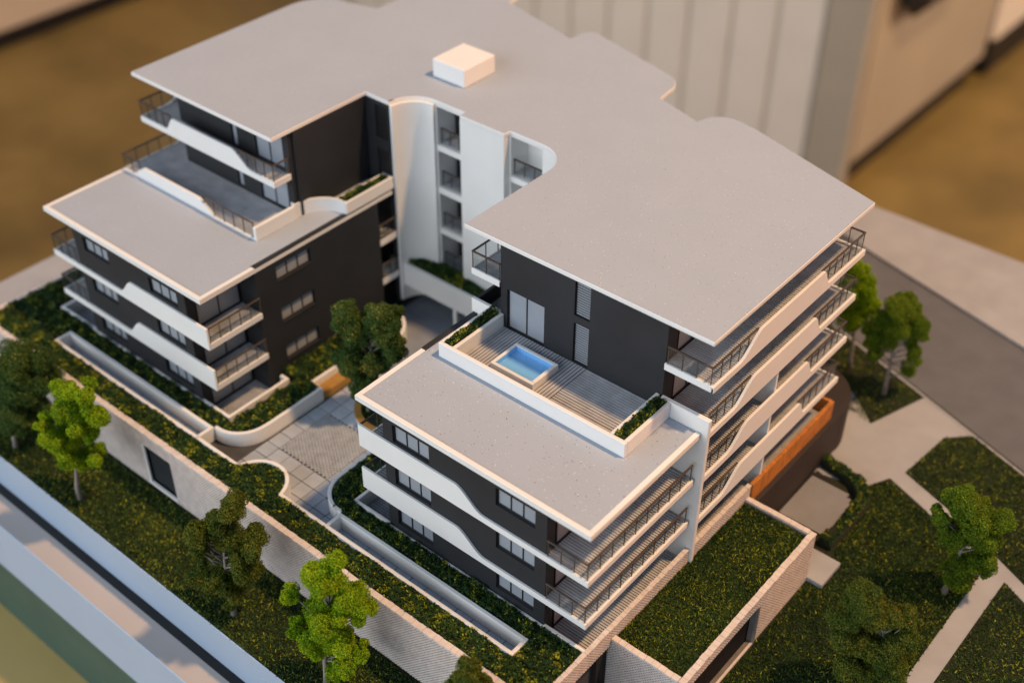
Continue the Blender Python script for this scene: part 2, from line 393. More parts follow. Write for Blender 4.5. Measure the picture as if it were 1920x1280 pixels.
def hedge(name, polys, z0, h, label, group=None, dens=560, size=0.085, yellow=0.095, parent=None, seed=1, cat='hedge'):
    """Clipped groundcover: leaves spread through a lumpy mat, over a dark inner mound."""
    Ps, cv, cf = [], [], []
    for p in polys:
        X, Y = sample(p, dens); n = len(X); top = z0+h*(.82+.22*lump(X, Y, 1.6, seed)+.10*lump(X, Y, 4.5, seed+2))
        Z = top-RNG.exponential(.05, n)+RNG.uniform(0, .07, n); Ps.append(np.stack([X, Y, Z], 1))
        n0 = len(cv)
    P = np.concatenate(Ps); n = len(P)
    N = RNG.normal(size=(n, 3)); N[:, 2] = np.abs(N[:, 2])+.25; N /= np.linalg.norm(N, axis=1)[:, None]
    L = lump(P[:, 0], P[:, 1], 1.0, seed+5)
    t = np.clip(RNG.normal(.38, .17, n)+.10*L, 0, .82)
    cl = (lump(P[:, 0], P[:, 1], 3.2, seed+9) > .35) & (RNG.uniform(size=n) < yellow*4.5); t[cl] = RNG.uniform(.84, 1, cl.sum())
    ye = RNG.uniform(size=n) < yellow*.35; t[ye] = RNG.uniform(.84, 1, ye.sum())
    o = leaf_mesh(name, P, N, RNG.uniform(.55, 1.35, n)*size, t, 'hedge_leaf', origin=(polys[0][0][0], polys[0][0][1], z0))
    if label: tag(o, label, cat, group)
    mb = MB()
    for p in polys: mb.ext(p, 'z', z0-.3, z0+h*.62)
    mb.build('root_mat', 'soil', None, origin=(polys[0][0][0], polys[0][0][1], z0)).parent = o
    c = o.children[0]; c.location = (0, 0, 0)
    return o
def blob(cx, cy, cz, r, seed):
    bm = bmesh.new(); bmesh.ops.create_icosphere(bm, subdivisions=2, radius=1.0)
    rr = np.random.default_rng(seed); k = rr.normal(size=(5, 3))*2.2; ph = rr.uniform(0, 6, 5)
    V = np.array([v.co[:] for v in bm.verts]); d = 1+.10*np.sin(V@k.T+ph).sum(1)
    V = V*d[:, None]*r+np.array([cx, cy, cz]); F = np.array([[v.index for v in f.verts] for f in bm.faces]); bm.free()
    return V, F
VIEWH = np.array([-0.64, 0.7685, 0.0])
def tree(name, base, clumps, m, label, group=None, leaf=0.05, dens=1.0, trunk_r=0.16, seed=1, depth=0.6, bare=0.0):
    rr = np.random.default_rng(seed); B = np.array(base); root = thing(name, label, 'tree', base, group)
    base_cl = [(np.array(c[:3]), c[3]) for c in clumps]; ext = list(base_cl)
    for i, (c, r) in enumerate(base_cl):                      # fill the gaps between neighbouring clumps
        ds = sorted((np.linalg.norm(c-c2), j) for j, (c2, r2) in enumerate(base_cl) if j != i)[:2]
        for d, j in ds:
            if rr.uniform() < .55: ext.append(((c+base_cl[j][0])/2+rr.normal(0, .12, 3), (r+base_cl[j][1])*.40))
    cl = []
    for c, r in ext:
        d = rr.uniform(-1, 1)*depth; cl.append((c+VIEWH*d, r))
        if rr.uniform() < .6: cl.append((c+np.array([0, 0, rr.uniform(-.2, .1)])-VIEWH*(np.sign(d)*(.35+.5*r)), r*.8))
    # trunk and limbs
    top = max(c[0][2] for c in cl); cen = np.mean([c[0] for c in cl], axis=0); mb = MB()
    zlow = min(c[0][2] for c in cl); hgt = top*.72
    path = [np.array([0, 0, -.1])]; 
    for k in range(1, 7):
        f = k/6; path.append(np.array([cen[0]*f**1.5+rr.normal(0, .04), cen[1]*f**1.5+rr.normal(0, .04), hgt*f]))
    rad = [trunk_r*(1.25 if k == 0 else 1-.75*k/6) for k in range(7)]
    mb.tube([tuple(p+B) for p in path], rad, 9)
    for c, r in cl:
        f = min(.95, max(.25, (c[2]-r*1.2)/hgt*.85)); i = f*6; i0 = int(i); s0 = path[i0]+(path[min(6, i0+1)]-path[i0])*(i-i0)
        mid = (s0+c)/2+np.array([0, 0, -.12*np.linalg.norm(c-s0)])
        mb.tube([tuple(s0+B), tuple(mid+B), tuple(c+B)], [trunk_r*.35, trunk_r*.25, trunk_r*.1], 5)
    mb.build('trunk', 'bark', root, smooth=True)
    Ps, Ns, Ts = [], [], []; CV, CF = [], []; nb = 0
    for q, (c, r) in enumerate(cl):
        r = r*1.22; n = int(6200*dens*(r/.6)**2); d = rr.normal(size=(n, 3)); d /= np.linalg.norm(d, axis=1)[:, None]
        # tufts: each clump is a cluster of smaller puffs so its outline is ragged
        ns = 9; sd = rr.normal(size=(ns, 3)); sd /= np.linalg.norm(sd, axis=1)[:, None]; so = sd*rr.uniform(.35, .78, (ns, 1))*r; sr = rr.uniform(.36, .66, ns)*r
        pick = rr.integers(0, ns+2, n); cc = np.where((pick < ns)[:, None], so[np.minimum(pick, ns-1)], 0.0); rs = np.where(pick < ns, sr[np.minimum(pick, ns-1)], r*.8)
        rad_ = rs*(1-np.abs(rr.normal(0, .20, n)))*np.where(rr.uniform(size=n) < .05, 1.25, 1)
        keep = np.sin(d@(rr.normal(size=(3, 3))*2.5).T+rr.uniform(0, 6, 3)).sum(1) > -2.3+bare*1.7
        P = c+cc+d*rad_[:, None]; N = d+rr.normal(0, .8, (n, 3)); N /= np.linalg.norm(N, axis=1)[:, None]
        t = rr.normal(.45, .21, n)+rr.normal(0, .08)+np.where(pick < ns, (pick % 3-1)*.07, 0)
        Ps.append(P[keep]); Ns.append(N[keep]); Ts.append(np.clip(t[keep], 0, 1))
        if bare < .3 or q % 2: v, f = blob(*c, r*.52, seed*100+q); CV.append(v); CF.append(f+nb); nb += len(v)
    P = np.concatenate(Ps); N = np.concatenate(Ns); T = np.concatenate(Ts)
    sz = rr.uniform(.6, 1.4, len(P))*leaf
    leaf_mesh('crown', P, N, sz, T, m, parent=root, core=(np.concatenate(CV), np.concatenate(CF), .22))
    return root
#==BUILD==
# ------------------------------------------------------------------ base, ground, floor
G = -3.5
struct(MB().box(-900, 700, -500, 1100, -82, -80).build('floor', 'floor'))
struct(MB().box(-40, 46, -8.55, 52.5, -6.7, G-.06, .05).build('model_base', 'base_white'))
struct(MB().box(-42, 48, -10.65, 54.5, -11.7, -6.73, .06).build('display_ledge', 'base_white'))
struct(MB().box(-41.9, 47.9, -10.6, 54.4, -6.729, -6.715).build('ledge_top', 'ledge'))
struct(MB().box(-40.6, 46.6, -9.08, 53.0, -6.714, -6.703).build('shadow_gap', 'base_black'))
struct(MB().box(-41.7, 47.7, -10.4, 54.2, -18.5, -11.703).build('display_plinth', 'green_cloth'))
tb = thing('table', 'yellow timber table carrying the display plinth', 'table', (0, 10, -80))
MB().box(-50, 56, -52, 55, -21, -18.503, .3).build('table_top', 'table_wood', tb)
for tx in (-46, 52):
    for ty in (-48, 51): MB().box(tx-2, tx+2, ty-2, ty+2, -79.9, -21.01, .3).build('leg', 'table_wood', tb)
struct(MB().box(-39.9, 45.9, -8.5, 52.4, G-.06, G-.03).build('ground', 'soil'))
# road, kerbs, paths (each sheet a little above the one below)
road_in = [(0, 40.2), (12.9, 35.45), (17.5, 33.8), (25.2, 31.0), (45.9, 23.5)]
road_out = [(45.9, 34.5), (20.5, 42.5), (13.1, 44.8), (6.6, 46.4), (-39.9, 58)]
clampy = lambda P: [(x, min(y, 52.4)) for x, y in P]
struct(MB().ext([(-33.3, 52.39)]+road_in+[(45.9, 35.37), (6.6, 46.4), (-14.7, 52.39)], 'z', G-.03, G-.005).build('road', 'asphalt'))
struct(MB().ext([(45.9, 35.47), (6.6, 46.5), (-14.3, 52.38), (45.9, 52.38)], 'z', G-.03, G+.13).build('footpath', 'concrete'))
struct(MB().strip([(0, 40.0), (12.9, 35.27), (17.5, 33.62), (25.2, 30.82), (45.8, 23.33)], .16, G-.03, G+.03, side=-1).build('kerb', 'concrete'))
struct(MB().ext([(15.0, 22.6), (18.3, 23.4), (19.2, 25.2), (22.3, 24.0), (23.3, 24.9), (19.7, 26.2), (20.15, 30.7), (21.5, 32.05), (17.5, 33.5), (16.0, 28.9), (13.6, 31), (12, 28)], 'z', G-.03, G+.004).build('entrance_path', 'concrete'))
struct(MB().ext([(22.2, 24.0), (23.3, 24.9), (26.9, 23.2), (45.8, 14), (45.8, 12.9), (27.85, 21.8), (27.75, 8.0), (26.55, 8.0), (26.6, 22.3)], 'z', G-.03, G+.0).build('garden_path', 'concrete'))
ct = struct(MB().ext([(15.5, 22.9), (18.15, 22.2), (18.5, 19.3), (18.2, 18.1), (15.5, 18.3)], 'z', G-.03, G+.05).build('paved_court', 'deck_gap'))
mb = MB()
for i in range(26):
    y = 18.35+i*.165; xe = 18.15+(.35 if 19 < y < 21.5 else .15)*1 if y < 21.9 else 18.0; xe = min(xe, 18.25+.3*math.sin((y-18.1)/4.1*math.pi))
    if y+.13 < 22.35: mb.box(15.52, xe, y, y+.11, G+.05, G+.08)
mb.build('paving_board', 'concrete', ct, stuff=True)
tag(MB().box(18.4, 20.3, 14.75, 16.9, G-.02, G+.32, .03).build('concrete_step', 'concrete', origin=(19.3, 15.8, G)), 'pale concrete landing slab beside the brick outbuilding', 'step')

struct(MB().box(-39.85, -31.4, -4.2, 52.3, G-.03, G+.02).build('side_path', 'concrete'))
# podium
struct(MB().ext([(-31, -3.72), (14.55, -3.72), (14.55, 15), (14.0, 17.5), (-31, 17.5)], 'z', G-.03, -.10).build('podium', 'tile_gap'))
yard = struct(MB().box(-9.9, -.9, -2.4, 15.7, -.098, -.07).build('courtyard', 'tile_gap'))
tiles = {}
def tile(parent, x, y, z0, z1, sx=1.0, sy=1.0, m=None):
    key = (sx, sy, z1-z0, m)
    if key not in tiles:
        o = MB().box(-sx/2+.02, sx/2-.02, -sy/2+.02, sy/2-.02, 0, z1-z0, .015).build('paving_tile', m); o.parent = parent; tiles[key] = o.data
    else:
        o = bpy.data.objects.new('paving_tile', tiles[key]); C.objects.link(o); o.parent = parent
    o.location = (x*S, y*S, (z0+random.uniform(-.006, .006))*S); return o
for i in range(-10, -1):
    for j in range(-3, 10):
        x = i+.5; y = j+.8+.5
        if -8 <= i <= -5 and -0.3 <= j <= 3: continue
        if y < -1.9 or (j == 9): continue
        if i == -10 and (y < 9.5): continue
        if i >= -3 and y > -.3: continue
        tile(yard, x, y, -.07, 0, m='tile' if (i*7+j*3) % 3 else 'tile_b')
mb = MB()
for a in range(25):
    for b in range(18):
        x = -7.97+.159*a; y = .83+.222*b+(.111 if a % 2 else 0)
        if y+.19 < 4.82: mb.box(x, x+.128, y, y+.190, -.07, random.uniform(-.012, .0))
mb.build('small_paver', 'paver', yard, stuff=True)
struct(MB().box(-11.9, -.9, 9.8, 20, -.069, -.01).build('driveway', 'drive'))

# ------------------------------------------------------------------ brick walls
def bricks(parent, axis, a, sgn, u0, u1, z0, z1, holes=(), L=.18, H=.098, name='brick_courses'):
    """Running-bond facing of small bricks proud of a darker mortar core (each brick only a few pixels: joined)."""
    mb = MB(); nz = int(round((z1-z0)/H)); H = (z1-z0)/nz; t = .07
    for j in range(nz):
        za = z0+j*H; off = (L/2 if j % 2 else 0); u = u0-off
        while u < u1-.01:
            ua = max(u, u0); ub = min(u+L-.058, u1)
            if ub-ua > .05 and not any(h[0]-.04 < ua+.5*(ub-ua) < h[1]+.04 and h[2]-.02 < za+H/2 < h[3]+.02 for h in holes):
                d = t+random.uniform(-.004, .004); a1 = a+sgn*d*1.0
                n = len(mb.v); zb = za+H-.004; c0, c1 = (a, a1)
                if axis == 'y': mb.v += [(ua, c0, za), (ub, c0, za), (ub, c0, zb), (ua, c0, zb), (ua, c1, za), (ub, c1, za), (ub, c1, zb), (ua, c1, zb)]
                else: mb.v += [(c0, ua, za), (c0, ub, za), (c0, ub, zb), (c0, ua, zb), (c1, ua, za), (c1, ub, za), (c1, ub, zb), (c1, ua, zb)]
                mb.f += [(n+4, n+5, n+6, n+7), (n, n+1, n+5, n+4), (n+3, n+2, n+6, n+7), (n, n+3, n+7, n+4), (n+1, n+2, n+6, n+5)]
            u += L
    return mb.build(name, 'brick', parent, stuff=True)
def coping(parent, axis, a0, a1, u0, u1, z0, z1, L=.36, name='coping_brick'):
    n = max(1, int((u1-u0)/L)); L = (u1-u0)/n; mb = MB()
    for i in range(n):
        ua = u0+i*L; dz = random.uniform(-.012, .012); e = random.uniform(-.015, .015)
        if axis == 'y': mb.box(ua, ua+L-.012, a0+e, a1+e, z0, z1+dz, .006)
        else: mb.box(a0+e, a1+e, ua, ua+L-.012, z0, z1+dz, .006)
    return mb.build(name, 'brick', parent, stuff=True)
bw = thing('boundary_wall', 'long pale brick retaining wall with dark grille above the front lawn', 'wall', (-8, -3.9, G))
gr = (-14.4, -12.0, -3.1, -.15)
wall_panel('wall', 'mortar', bw, 'y', -3.95, -3.722, -31, 15.2, G-.03, .80, [gr])
bricks(bw, 'y', -3.95, -1, -31, 15.25, G, .80, [gr]); coping(bw, 'y', -4.06, -3.70, -31, 15.2, .80, .95)
mb = MB().box(gr[0]-.12, gr[0], -4.06, -3.74, gr[2], gr[3]).box(gr[0]-.12, gr[1]+.1, -4.1, -3.74, gr[2]-.14, gr[2]); mb.build('grille_surround', 'white', bw)
gl = MB().box(gr[0], gr[1], -3.735, -3.725, gr[2], gr[3]).build('grille', 'grille', bw)
for i in range(22):
    x = gr[0]+.06+i*(gr[1]-gr[0]-.12)/21; MB().box(x-.02, x+.02, -3.80, -3.735, gr[2], gr[3]).build('grille_bar', 'grille', gl)
lw = thing('side_wall', 'pale brick podium wall behind the leafy ground cover at the plinth edge', 'wall', (-31, 6, G))
MB().box(-31.2, -31.003, -3.7, 17.4, G-.03, .8).build('wall', 'mortar', lw); coping(lw, 'x', -31.3, -30.95, -4.0, 17.4, .8, .95)
bp = thing('brick_parapet', 'low salmon brick parapet running along the ground floor decks', 'parapet', (15, 6, 0))
MB().box(14.84, 14.985, -4.0, 14.95, -.25, .90).build('wall', 'mortar', bp)
bricks(bp, 'x', 14.985, 1, -4.0, 14.95, -.25, .90); coping(bp, 'x', 14.80, 15.06, -4.0, 15.0, .90, 1.0)
bl = MB().box(14.56, 14.83, 1.2, 14.9, G, -.27).build('lower_wall', 'plinth_dark', bp)
MB().box(14.6, 14.83, -3.7, -2.0, G, -.27).build('corner_post', 'plinth_dark', bp)
ob = thing('brick_outbuilding', 'low pink brick outbuilding with grass roof and dark grille', 'outbuilding', (17.3, 8.3, G))
x0, x1, y0, y1, zr = 15.08, 19.34, 2.04, 14.80, .28
gate = (-1.0, 9.0, -3.3, -.55)
wall_panel('side_wall', 'mortar', ob, 'x', x1-.07, x1-.30, y0+.07, y1-.07, G-.02, zr-.14, [(y0+.6, 9.0, -3.3, -.55)])
bricks(ob, 'x', x1-.07, 1, y0, y1, G, zr-.14, [(y0+.6, 9.0, -3.3, -.55)])
MB().box(14.84, x1-.07, y0+.07, y0+.35, G-.02, zr-.14).build('front_wall', 'mortar', ob); bricks(ob, 'y', y0+.07, -1, 14.84, x1, G, zr-.14)
MB().box(14.9, x1-.07, y1-.35, y1-.07, G-.02, zr-.14).build('rear_wall', 'mortar', ob); bricks(ob, 'y', y1-.07, 1, 15.45, x1, G, zr-.14)
coping(ob, 'x', x1-.32, x1+.03, y0, y1, zr-.14, zr); coping(ob, 'y', y0-.03, y0+.30, 15.08, x1-.33, zr-.14, zr); coping(ob, 'y', y1-.30, y1+.03, 15.08, x1-.33, zr-.14, zr)
MB().box(15.07, x1-.36, y0+.30, y1-.30, -.3, -.03).build('roof_deck', 'soil', ob)
gp = MB().box(x1-.40, x1-.36, y0+.6, 9.0, -3.3, -.55).build('garage_grille', 'frame', ob)
for i in range(60):
    y = y0+.66+i*.107; MB().box(x1-.36, x1-.33, y, y+.04, -3.3, -.56).build('grille_bar', 'plinth_dark', gp)
MB().box(x1-.33, x1+.06, 9.004, 9.16, -3.42, -.50).build('door_post', 'steel', ob)
MB().box(x1-.3, x1+.05, y0+.6, 9.0, -3.45, -3.31).build('sill', 'brick', ob)

# ------------------------------------------------------------------ planters and kerbs on the podium
R = .95
def planter(name, label, cat, paths, t=.2, z0=-.06, z1=R, m='white', side=1, loc=None, group=None):
    loc = loc or (*paths[0][0], 0); o = thing(name, label, cat, loc, group)
    for p in paths: MB().strip(p, t, z0, z1, side).build('wall', m, o, bevel=.025)
    return o
bulge = arc(-6.1, -2.5, 1.85, 168, 12, 18)
planter('planter_wall', 'long white planter edge with a round bulge into the courtyard', 'planter',
        [[(-11.5, -2.12)]+[(-8.1, -2.12)]+bulge+[(-4.1, -2.12), (-.85, -2.12)]], t=.22, side=-1)
def trench(label, xa, xb):
    o = thing('sunken_walkway', label, 'walkway', ((xa+xb)/2, -1.75, 0), 'sunken walkways behind the front hedge')
    MB().box(xa, xb, -2.34, -2.12, -.06, R, .025).build('wall', 'white', o); MB().box(xa+.22, xb-.22, -1.27, -1.05, -.06, R, .025).build('wall', 'white', o)
    MB().box(xa, xa+.22, -2.117, -1.05, -.06, R, .025).build('end_wall', 'white', o); MB().box(xb-.22, xb, -2.117, -1.05, -.06, R, .025).build('end_wall', 'white', o)
    MB().box(xa+.2, xb-.2, -2.11, -1.28, -.096, -.07).build('walkway_bed', 'tile_gap', o); n = int(xb-xa-.44)
    for i in range(n):
        tw = (xb-xa-.44)/n; x = xa+.22+tw*(i+.5)
        t = MB().box(x-tw/2+.02, x+tw/2-.02, -2.1, -1.29, -.07, random.uniform(-.006, .004), .012).build('paving_tile', 'tile', o)
    return o
trench('sunken paved walkway with white walls before the left wing', -25.5, -11.4)
trench('sunken paved walkway with white walls below the wing with the pool', -.85, 12.3)
lp = [(-11.4, -1.05)]+arc(-11.2, 1.0, 2.05, -90, -8, 12)+[(-9.12, 1.4), (-9.12, 5.45), (-9.95, 5.45), (-9.95, 8.6), (-9.1, 8.6), (-9.0, 11.4)]+arc(-11.4, 11.6, 2.4, 5, 95, 8)
planter('planter_wall', 'white planter wall curving round the hedge beside the left wing', 'planter', [lp], t=.22, side=1, loc=(-10, 3, 0))
rp = [(-.85, -1.05)]+[(-1.2, -1.06)]+arc(-1.0, .95, 2.05, -95, -180, 12)+[(-3.05, 1.4), (-3.05, 5.0), (-3.05, 6.0)]
planter('planter_wall', 'white planter wall curving round the hedge beside the pool wing', 'planter', [rp], t=.22, side=-1, loc=(-2, 1, 0))
planter('deck_kerb', 'white kerb round the ground floor deck at the left wing corner', 'kerb', [[(-13.85, .02), (-11.35, .02), (-11.35, 4.75), (-12.0, 4.75)]], t=.2, side=1, loc=(-12, 2, 0))
planter('deck_kerb', 'white kerb round the ground deck at the far end of left wing', 'kerb', [[(-24.4, .02), (-28.2, .02), (-28.2, 5)]], t=.2, side=-1, loc=(-26, 1, 0))
planter('deck_kerb', 'white kerb round the small ground deck under the pool wing', 'kerb', [[(1.7, .02), (-1.0, .02), (-1.0, 4.9)]], t=.2, side=-1, loc=(0, 1, 0))
planter('deck_kerb', 'pale kerb closing the ground deck beside the brick parapet', 'kerb', [[(12.29, .02), (14.8, .02)]], t=.2, side=1, loc=(13.5, .1, 0))
kb = [(-13.86, -24.39), (12.28, 1.71)]
for (a, b), lab in zip(kb, ('white kerb strip along the foot of left wing facade', 'white kerb strip along the foot of pool wing facade')):
    tag(MB().box(b, a, .01, .14, .3, .88, .02).build('foot_kerb', 'white', origin=((a+b)/2, .1, .3)), lab, 'kerb')
tp = thing('tree_planter', 'round white planter with ochre timber rim in the courtyard', 'planter', (-5, 7.3, 0))
ring = arc(-4.9, 7.4, 2.45, 0, 360, 40)
MB().strip(ring, .28, -.06, .46, 1).build('planter_bowl', 'white', tp, smooth=True); MB().strip(arc(-4.9, 7.4, 2.52, 0, 360, 40), .42, .462, .56, 1).build('timber_rim', 'bench_wood', tp)
bn = thing('bench', 'ochre timber bench built against the white planter wall', 'bench', (-9.3, 7, 0))
MB().box(-9.94, -9.15, 5.48, 8.55, .38, .48, .02).build('seat', 'bench_wood', bn); MB().box(-9.25, -9.16, 5.5, 8.5, -.05, .377, .01).build('front_board', 'bench_wood', bn); MB().box(-9.9, -9.26, 5.5, 5.6, -.05, .377).build('end_board', 'bench_wood', bn)

# ------------------------------------------------------------------ the apartment building
B = thing('apartment_building', 'white and charcoal apartment building with flat grey roofs and wavy balconies', 'building', (-6, 10, 0))
def gravel_roof(outline, z0, z1, gr_outline=None, m='gravel', rim=None, name='roof'):
    o = MB().ext(outline, 'z', z0, z1-.025).build(name, 'white', B, bevel=.02)
    MB().ext(gr_outline, 'z', z1-.024, z1).build('roof_surface', m, o)
    return o
top = [(-27.1, 7.93), (-14.24, 7.93), (-14.24, 15.46), (-12.24, 15.46)]+arc(-10.3, 15.46, 1.94, 180, 90, 12)+[(-7.92, 17.40), (-7.92, 16.93), (-4.53, 16.93), (-4.45, 17.42)]
top += arc(-2.05, 15.42, 2.0, 90, 0, 12)+[(-.05, 8.5), (15.12, 8.5), (15.12, 24.0), (6.2, 26.72)]+arc(4.75, 25.35, 1.6, 68, 172, 9)[1:]+[(3.1, 25.3), (-.15, 26.3)]
top += [(-.3, 27.3)]+arc(-2.0, 27.55, 1.7, 5, 80, 8)[1:]+[(-8.4, 31.05)]+arc(-8.55, 30.4, .65, 90, 170, 4)[1:]+[(-9.35, 29.3), (-16.0, 31.1), (-16.4, 33.2), (-22, 34.8), (-22.2, 24.5)]+arc(-24.4, 21.2, 2.7, 90, 180, 10)
def inset(P, d):
    out = []; n = len(P)
    for i in range(n):
        a, b, c = Vector(P[i-1]), Vector(P[i]), Vector(P[(i+1) % n]); d1 = (b-a).normalized(); d2 = (c-b).normalized()
        m = Vector((-d1.y-d2.y, d1.x+d2.x)); m = m.normalized() if m.length > 1e-6 else Vector((-d1.y, d1.x))
        k = max(.4, m.dot(Vector((-d1.y, d1.x)))); out.append(tuple(b+m*(d/k)))
    return out
ro = gravel_roof(top, 14.78, 15.05, inset(top, .035), 'gravel_fine')
MB().box(-12.5, -9.9, 19.6, 22.45, 15.052, 16.22, .04).build('plant_box', 'white', ro)
# lower roof of the wing with the pool
def lower_roof(x0, x1, y0, y1, rims):
    o = MB().box(x0, x1, y0, y1, 8.78, 9.02).build('lower_roof', 'white', B)
    for r in rims: MB().box(*r[:4], 9.021, 9.10, .02).build('roof_rim', 'white', o)
    return o
lr = lower_roof(0, 14.85, 0, 8.8, [(0, 14.85, 0, .28), (14.57, 14.85, .283, 8.8), (0, .28, .283, 4.9)])
MB().box(.281, 14.569, .281, 8.8, 9.021, 9.055).build('roof_surface', 'gravel', lr)
MB().box(-.03, .279, 4.91, 9.05, 0, 9.13, .02).build('side_wall', 'dark', B)
ll = lower_roof(-27.05, -12.19, .06, 15.2, [(-27.05, -12.19, .06, .32), (-12.46, -12.19, .323, 4.05), (-27.05, -26.78, .323, 7.0)])
MB().box(-26.779, -12.21, .321, 15.2, 9.021, 9.055).build('roof_surface', 'gravel_fine', ll)

LV = [0, 3, 6, 9, 12]
# pool wing facade
holes = [(2.38, 4.87, z, z+1.17) for z in (1.32, 4.27, 7.22)]+[(9.16, 11.58, z, z+1.15) for z in (1.34, 4.29, 7.24)]
wall_panel('front_wall', 'dark', B, 'y', .15, .48, 1.72, 12.28, 0, 8.78, holes)
for h in holes: window(B, 'y', .15, *h, 3)
MB().box(1.72, 2.0, .483, 5.0, 0, 8.78).build('end_wall', 'dark', B)
MB().box(0.02, 1.715, 4.9, 5.1, 0, 8.78).build('end_wall', 'dark', B)
MB().box(12.0, 12.28, .483, .8, 0, 8.78).build('corner_post', 'dark', B)
MB().box(11.9, 12.1, .81, 24, 0, 8.78).build('inner_wall', 'frame', B)
def wave_x(L_, segs, x0, x1, low=0.0, high=1.12):
    """Outline of a front panel in (x,z): segs is a list of (x, height fraction) knots joined by S-curves."""
    top_ = []
    for (a, ha), (b, hb) in zip(segs[:-1], segs[1:]):
        n = 1 if ha == hb else 14
        for i in range(n): t = i/n; top_.append((a+(b-a)*t, L_+low+(high-low)*(ha+(hb-ha)*sstep(t))))
    top_.append((segs[-1][0], L_+low+(high-low)*segs[-1][1]))
    return [(x0, L_-.35), (x1, L_-.35)]+top_[::-1]
def balcony(L_, x0, x1, y0, y1, dz=0.0, deck='x', deckrect=None):
    o = MB().box(x0, x1, y0, y1, L_-.35, L_-.07, .015).build('balcony', 'white', B)
    d = deckrect or (x0, x1, y0, y1)
    decking(o, d[0], d[1], d[2], d[3], L_, deck)
    return o
for L_ in (6, 3):
    b = balcony(L_, 12.285, 14.84, .145, 8.72, deckrect=(12.3, 14.68, .17, 8.7))
    MB().box(14.685, 14.85, .145, 8.72, L_-.06, L_+.03, .02).build('edge_kerb', 'white', b)
    MB().ext(wave_x(L_, [(0, 1), (6.6, 1), (8.5, 0), (14.85, 0)], 0, 14.85, low=.03), 'y', 0.0, .14).build('front_panel', 'white', b, bevel=.015)
    railing(b, (12.42, .09), (14.74, .09), L_+.03, sp=.8); railing(b, (14.74, .12), (14.74, 8.55), L_+.03, sp=.95, first=False)
    window(B, 'x', 12.3, .9, 8.6, L_+.02, L_+2.62, 6, sgn=-1, pane='pane_dim', rec=.08)
    c = balcony(L_, .0, 1.715, .145, 4.8, deckrect=(.14, 1.71, .17, 4.8)); MB().box(0, .135, .145, 4.8, L_-.06, L_+.03, .02).build('edge_kerb', 'white', c)
    railing(c, (.07, .2), (.07, 4.7), L_+.03, sp=1.1)
g0 = MB().box(12.285, 14.835, .24, 24.0, -.3, -.07).build('ground_deck', 'white', B); decking(g0, 12.3, 14.79, .25, 23.9, 0)
g1 = MB().box(-.95, 1.715, .24, 4.9, -.095, -.062).build('ground_deck', 'white', B); decking(g1, -.8, 1.71, .25, 4.88, 0)
window(B, 'x', 12.3, .9, 8.6, .02, 2.62, 6, sgn=-1, pane='pane_dim', rec=.08)
window(B, 'x', 1.72, 1.0, 4.6, 6.05, 8.6, 3, sgn=1, pane='pane_dim', rec=-.05); window(B, 'x', 1.72, 1.0, 4.6, 3.05, 5.6, 3, sgn=1, pane='pane_dim', rec=-.05)
MB().box(12.34, 15.2, 8.86, 9.12, -.06, 9.99, .025).build('fin_wall', 'white', B)
# pool terrace
pr = MB().box(1.1, 13.0, 5.03, 5.26, 9.056, 9.96, .025).build('terrace_parapet', 'white', B)
MB().box(12.78, 13.0, 5.263, 8.855, 9.056, 9.96, .025).build('planter_side', 'white', pr); MB().box(11.96, 12.18, 5.263, 9.08, 9.056, 9.96, .025).build('planter_side', 'white', pr)
MB().box(1.1, 1.32, 5.263, 9.05, 9.056, 9.96, .025).build('planter_side', 'white', pr); MB().box(1.9, 2.12, 5.263, 9.09, 9.056, 9.96, .025).build('planter_side', 'white', pr)
MB().box(-.16, 1.89, 9.06, 9.28, 8.4, 9.96, .025).build('terrace_parapet', 'white', B)
dk = MB().box(2.125, 11.955, 5.265, 9.09, 9.056, 9.062).build('terrace', 'deck_gap', B)
decking(dk, 2.13, 7.66, 5.27, 9.09, 9.12, 'y', pitch=.19); decking(dk, 7.68, 11.95, 5.27, 9.09, 9.12, 'x', pitch=.175)
pl = thing('dummy', '', '', (0, 0, 0)); bpy.data.objects.remove(pl)
px0, px1, py0, py1 = 3.82, 6.63, 5.97, 8.1
po = MB().box(px0, px1, py0, py1, 9.13, 9.17).build('plunge_pool', 'white', B)
for r in ((px0, px1, py0, py0+.2), (px0, px1, py1-.2, py1), (px0, px0+.18, py0+.203, py1-.203), (px1-.22, px1, py0+.203, py1-.203)): MB().box(*r, 9.171, 9.50, .02).build('pool_rim', 'white', po)
MB().box(px0+.181, px1-.221, py0+.201, py1-.201, 9.172, 9.19).build('pool_floor', 'pool', po)
mb = MB().box(px0+.181, px0+.195, py0+.201, py1-.201, 9.191, 9.47).box(px1-.235, px1-.221, py0+.201, py1-.201, 9.191, 9.47).box(px0+.196, px1-.236, py0+.201, py0+.215, 9.191, 9.47).box(px0+.196, px1-.236, py1-.215, py1-.201, 9.191, 9.47); mb.build('pool_lining', 'pool', po)
mb = MB(); mb.v = [(px0+.197, py0+.217, 9.44), (px1-.237, py0+.217, 9.44), (px1-.237, py1-.217, 9.44), (px0+.197, py1-.217, 9.44)]; mb.f = [(0, 1, 2, 3)]; mb.build('water', 'water', po)
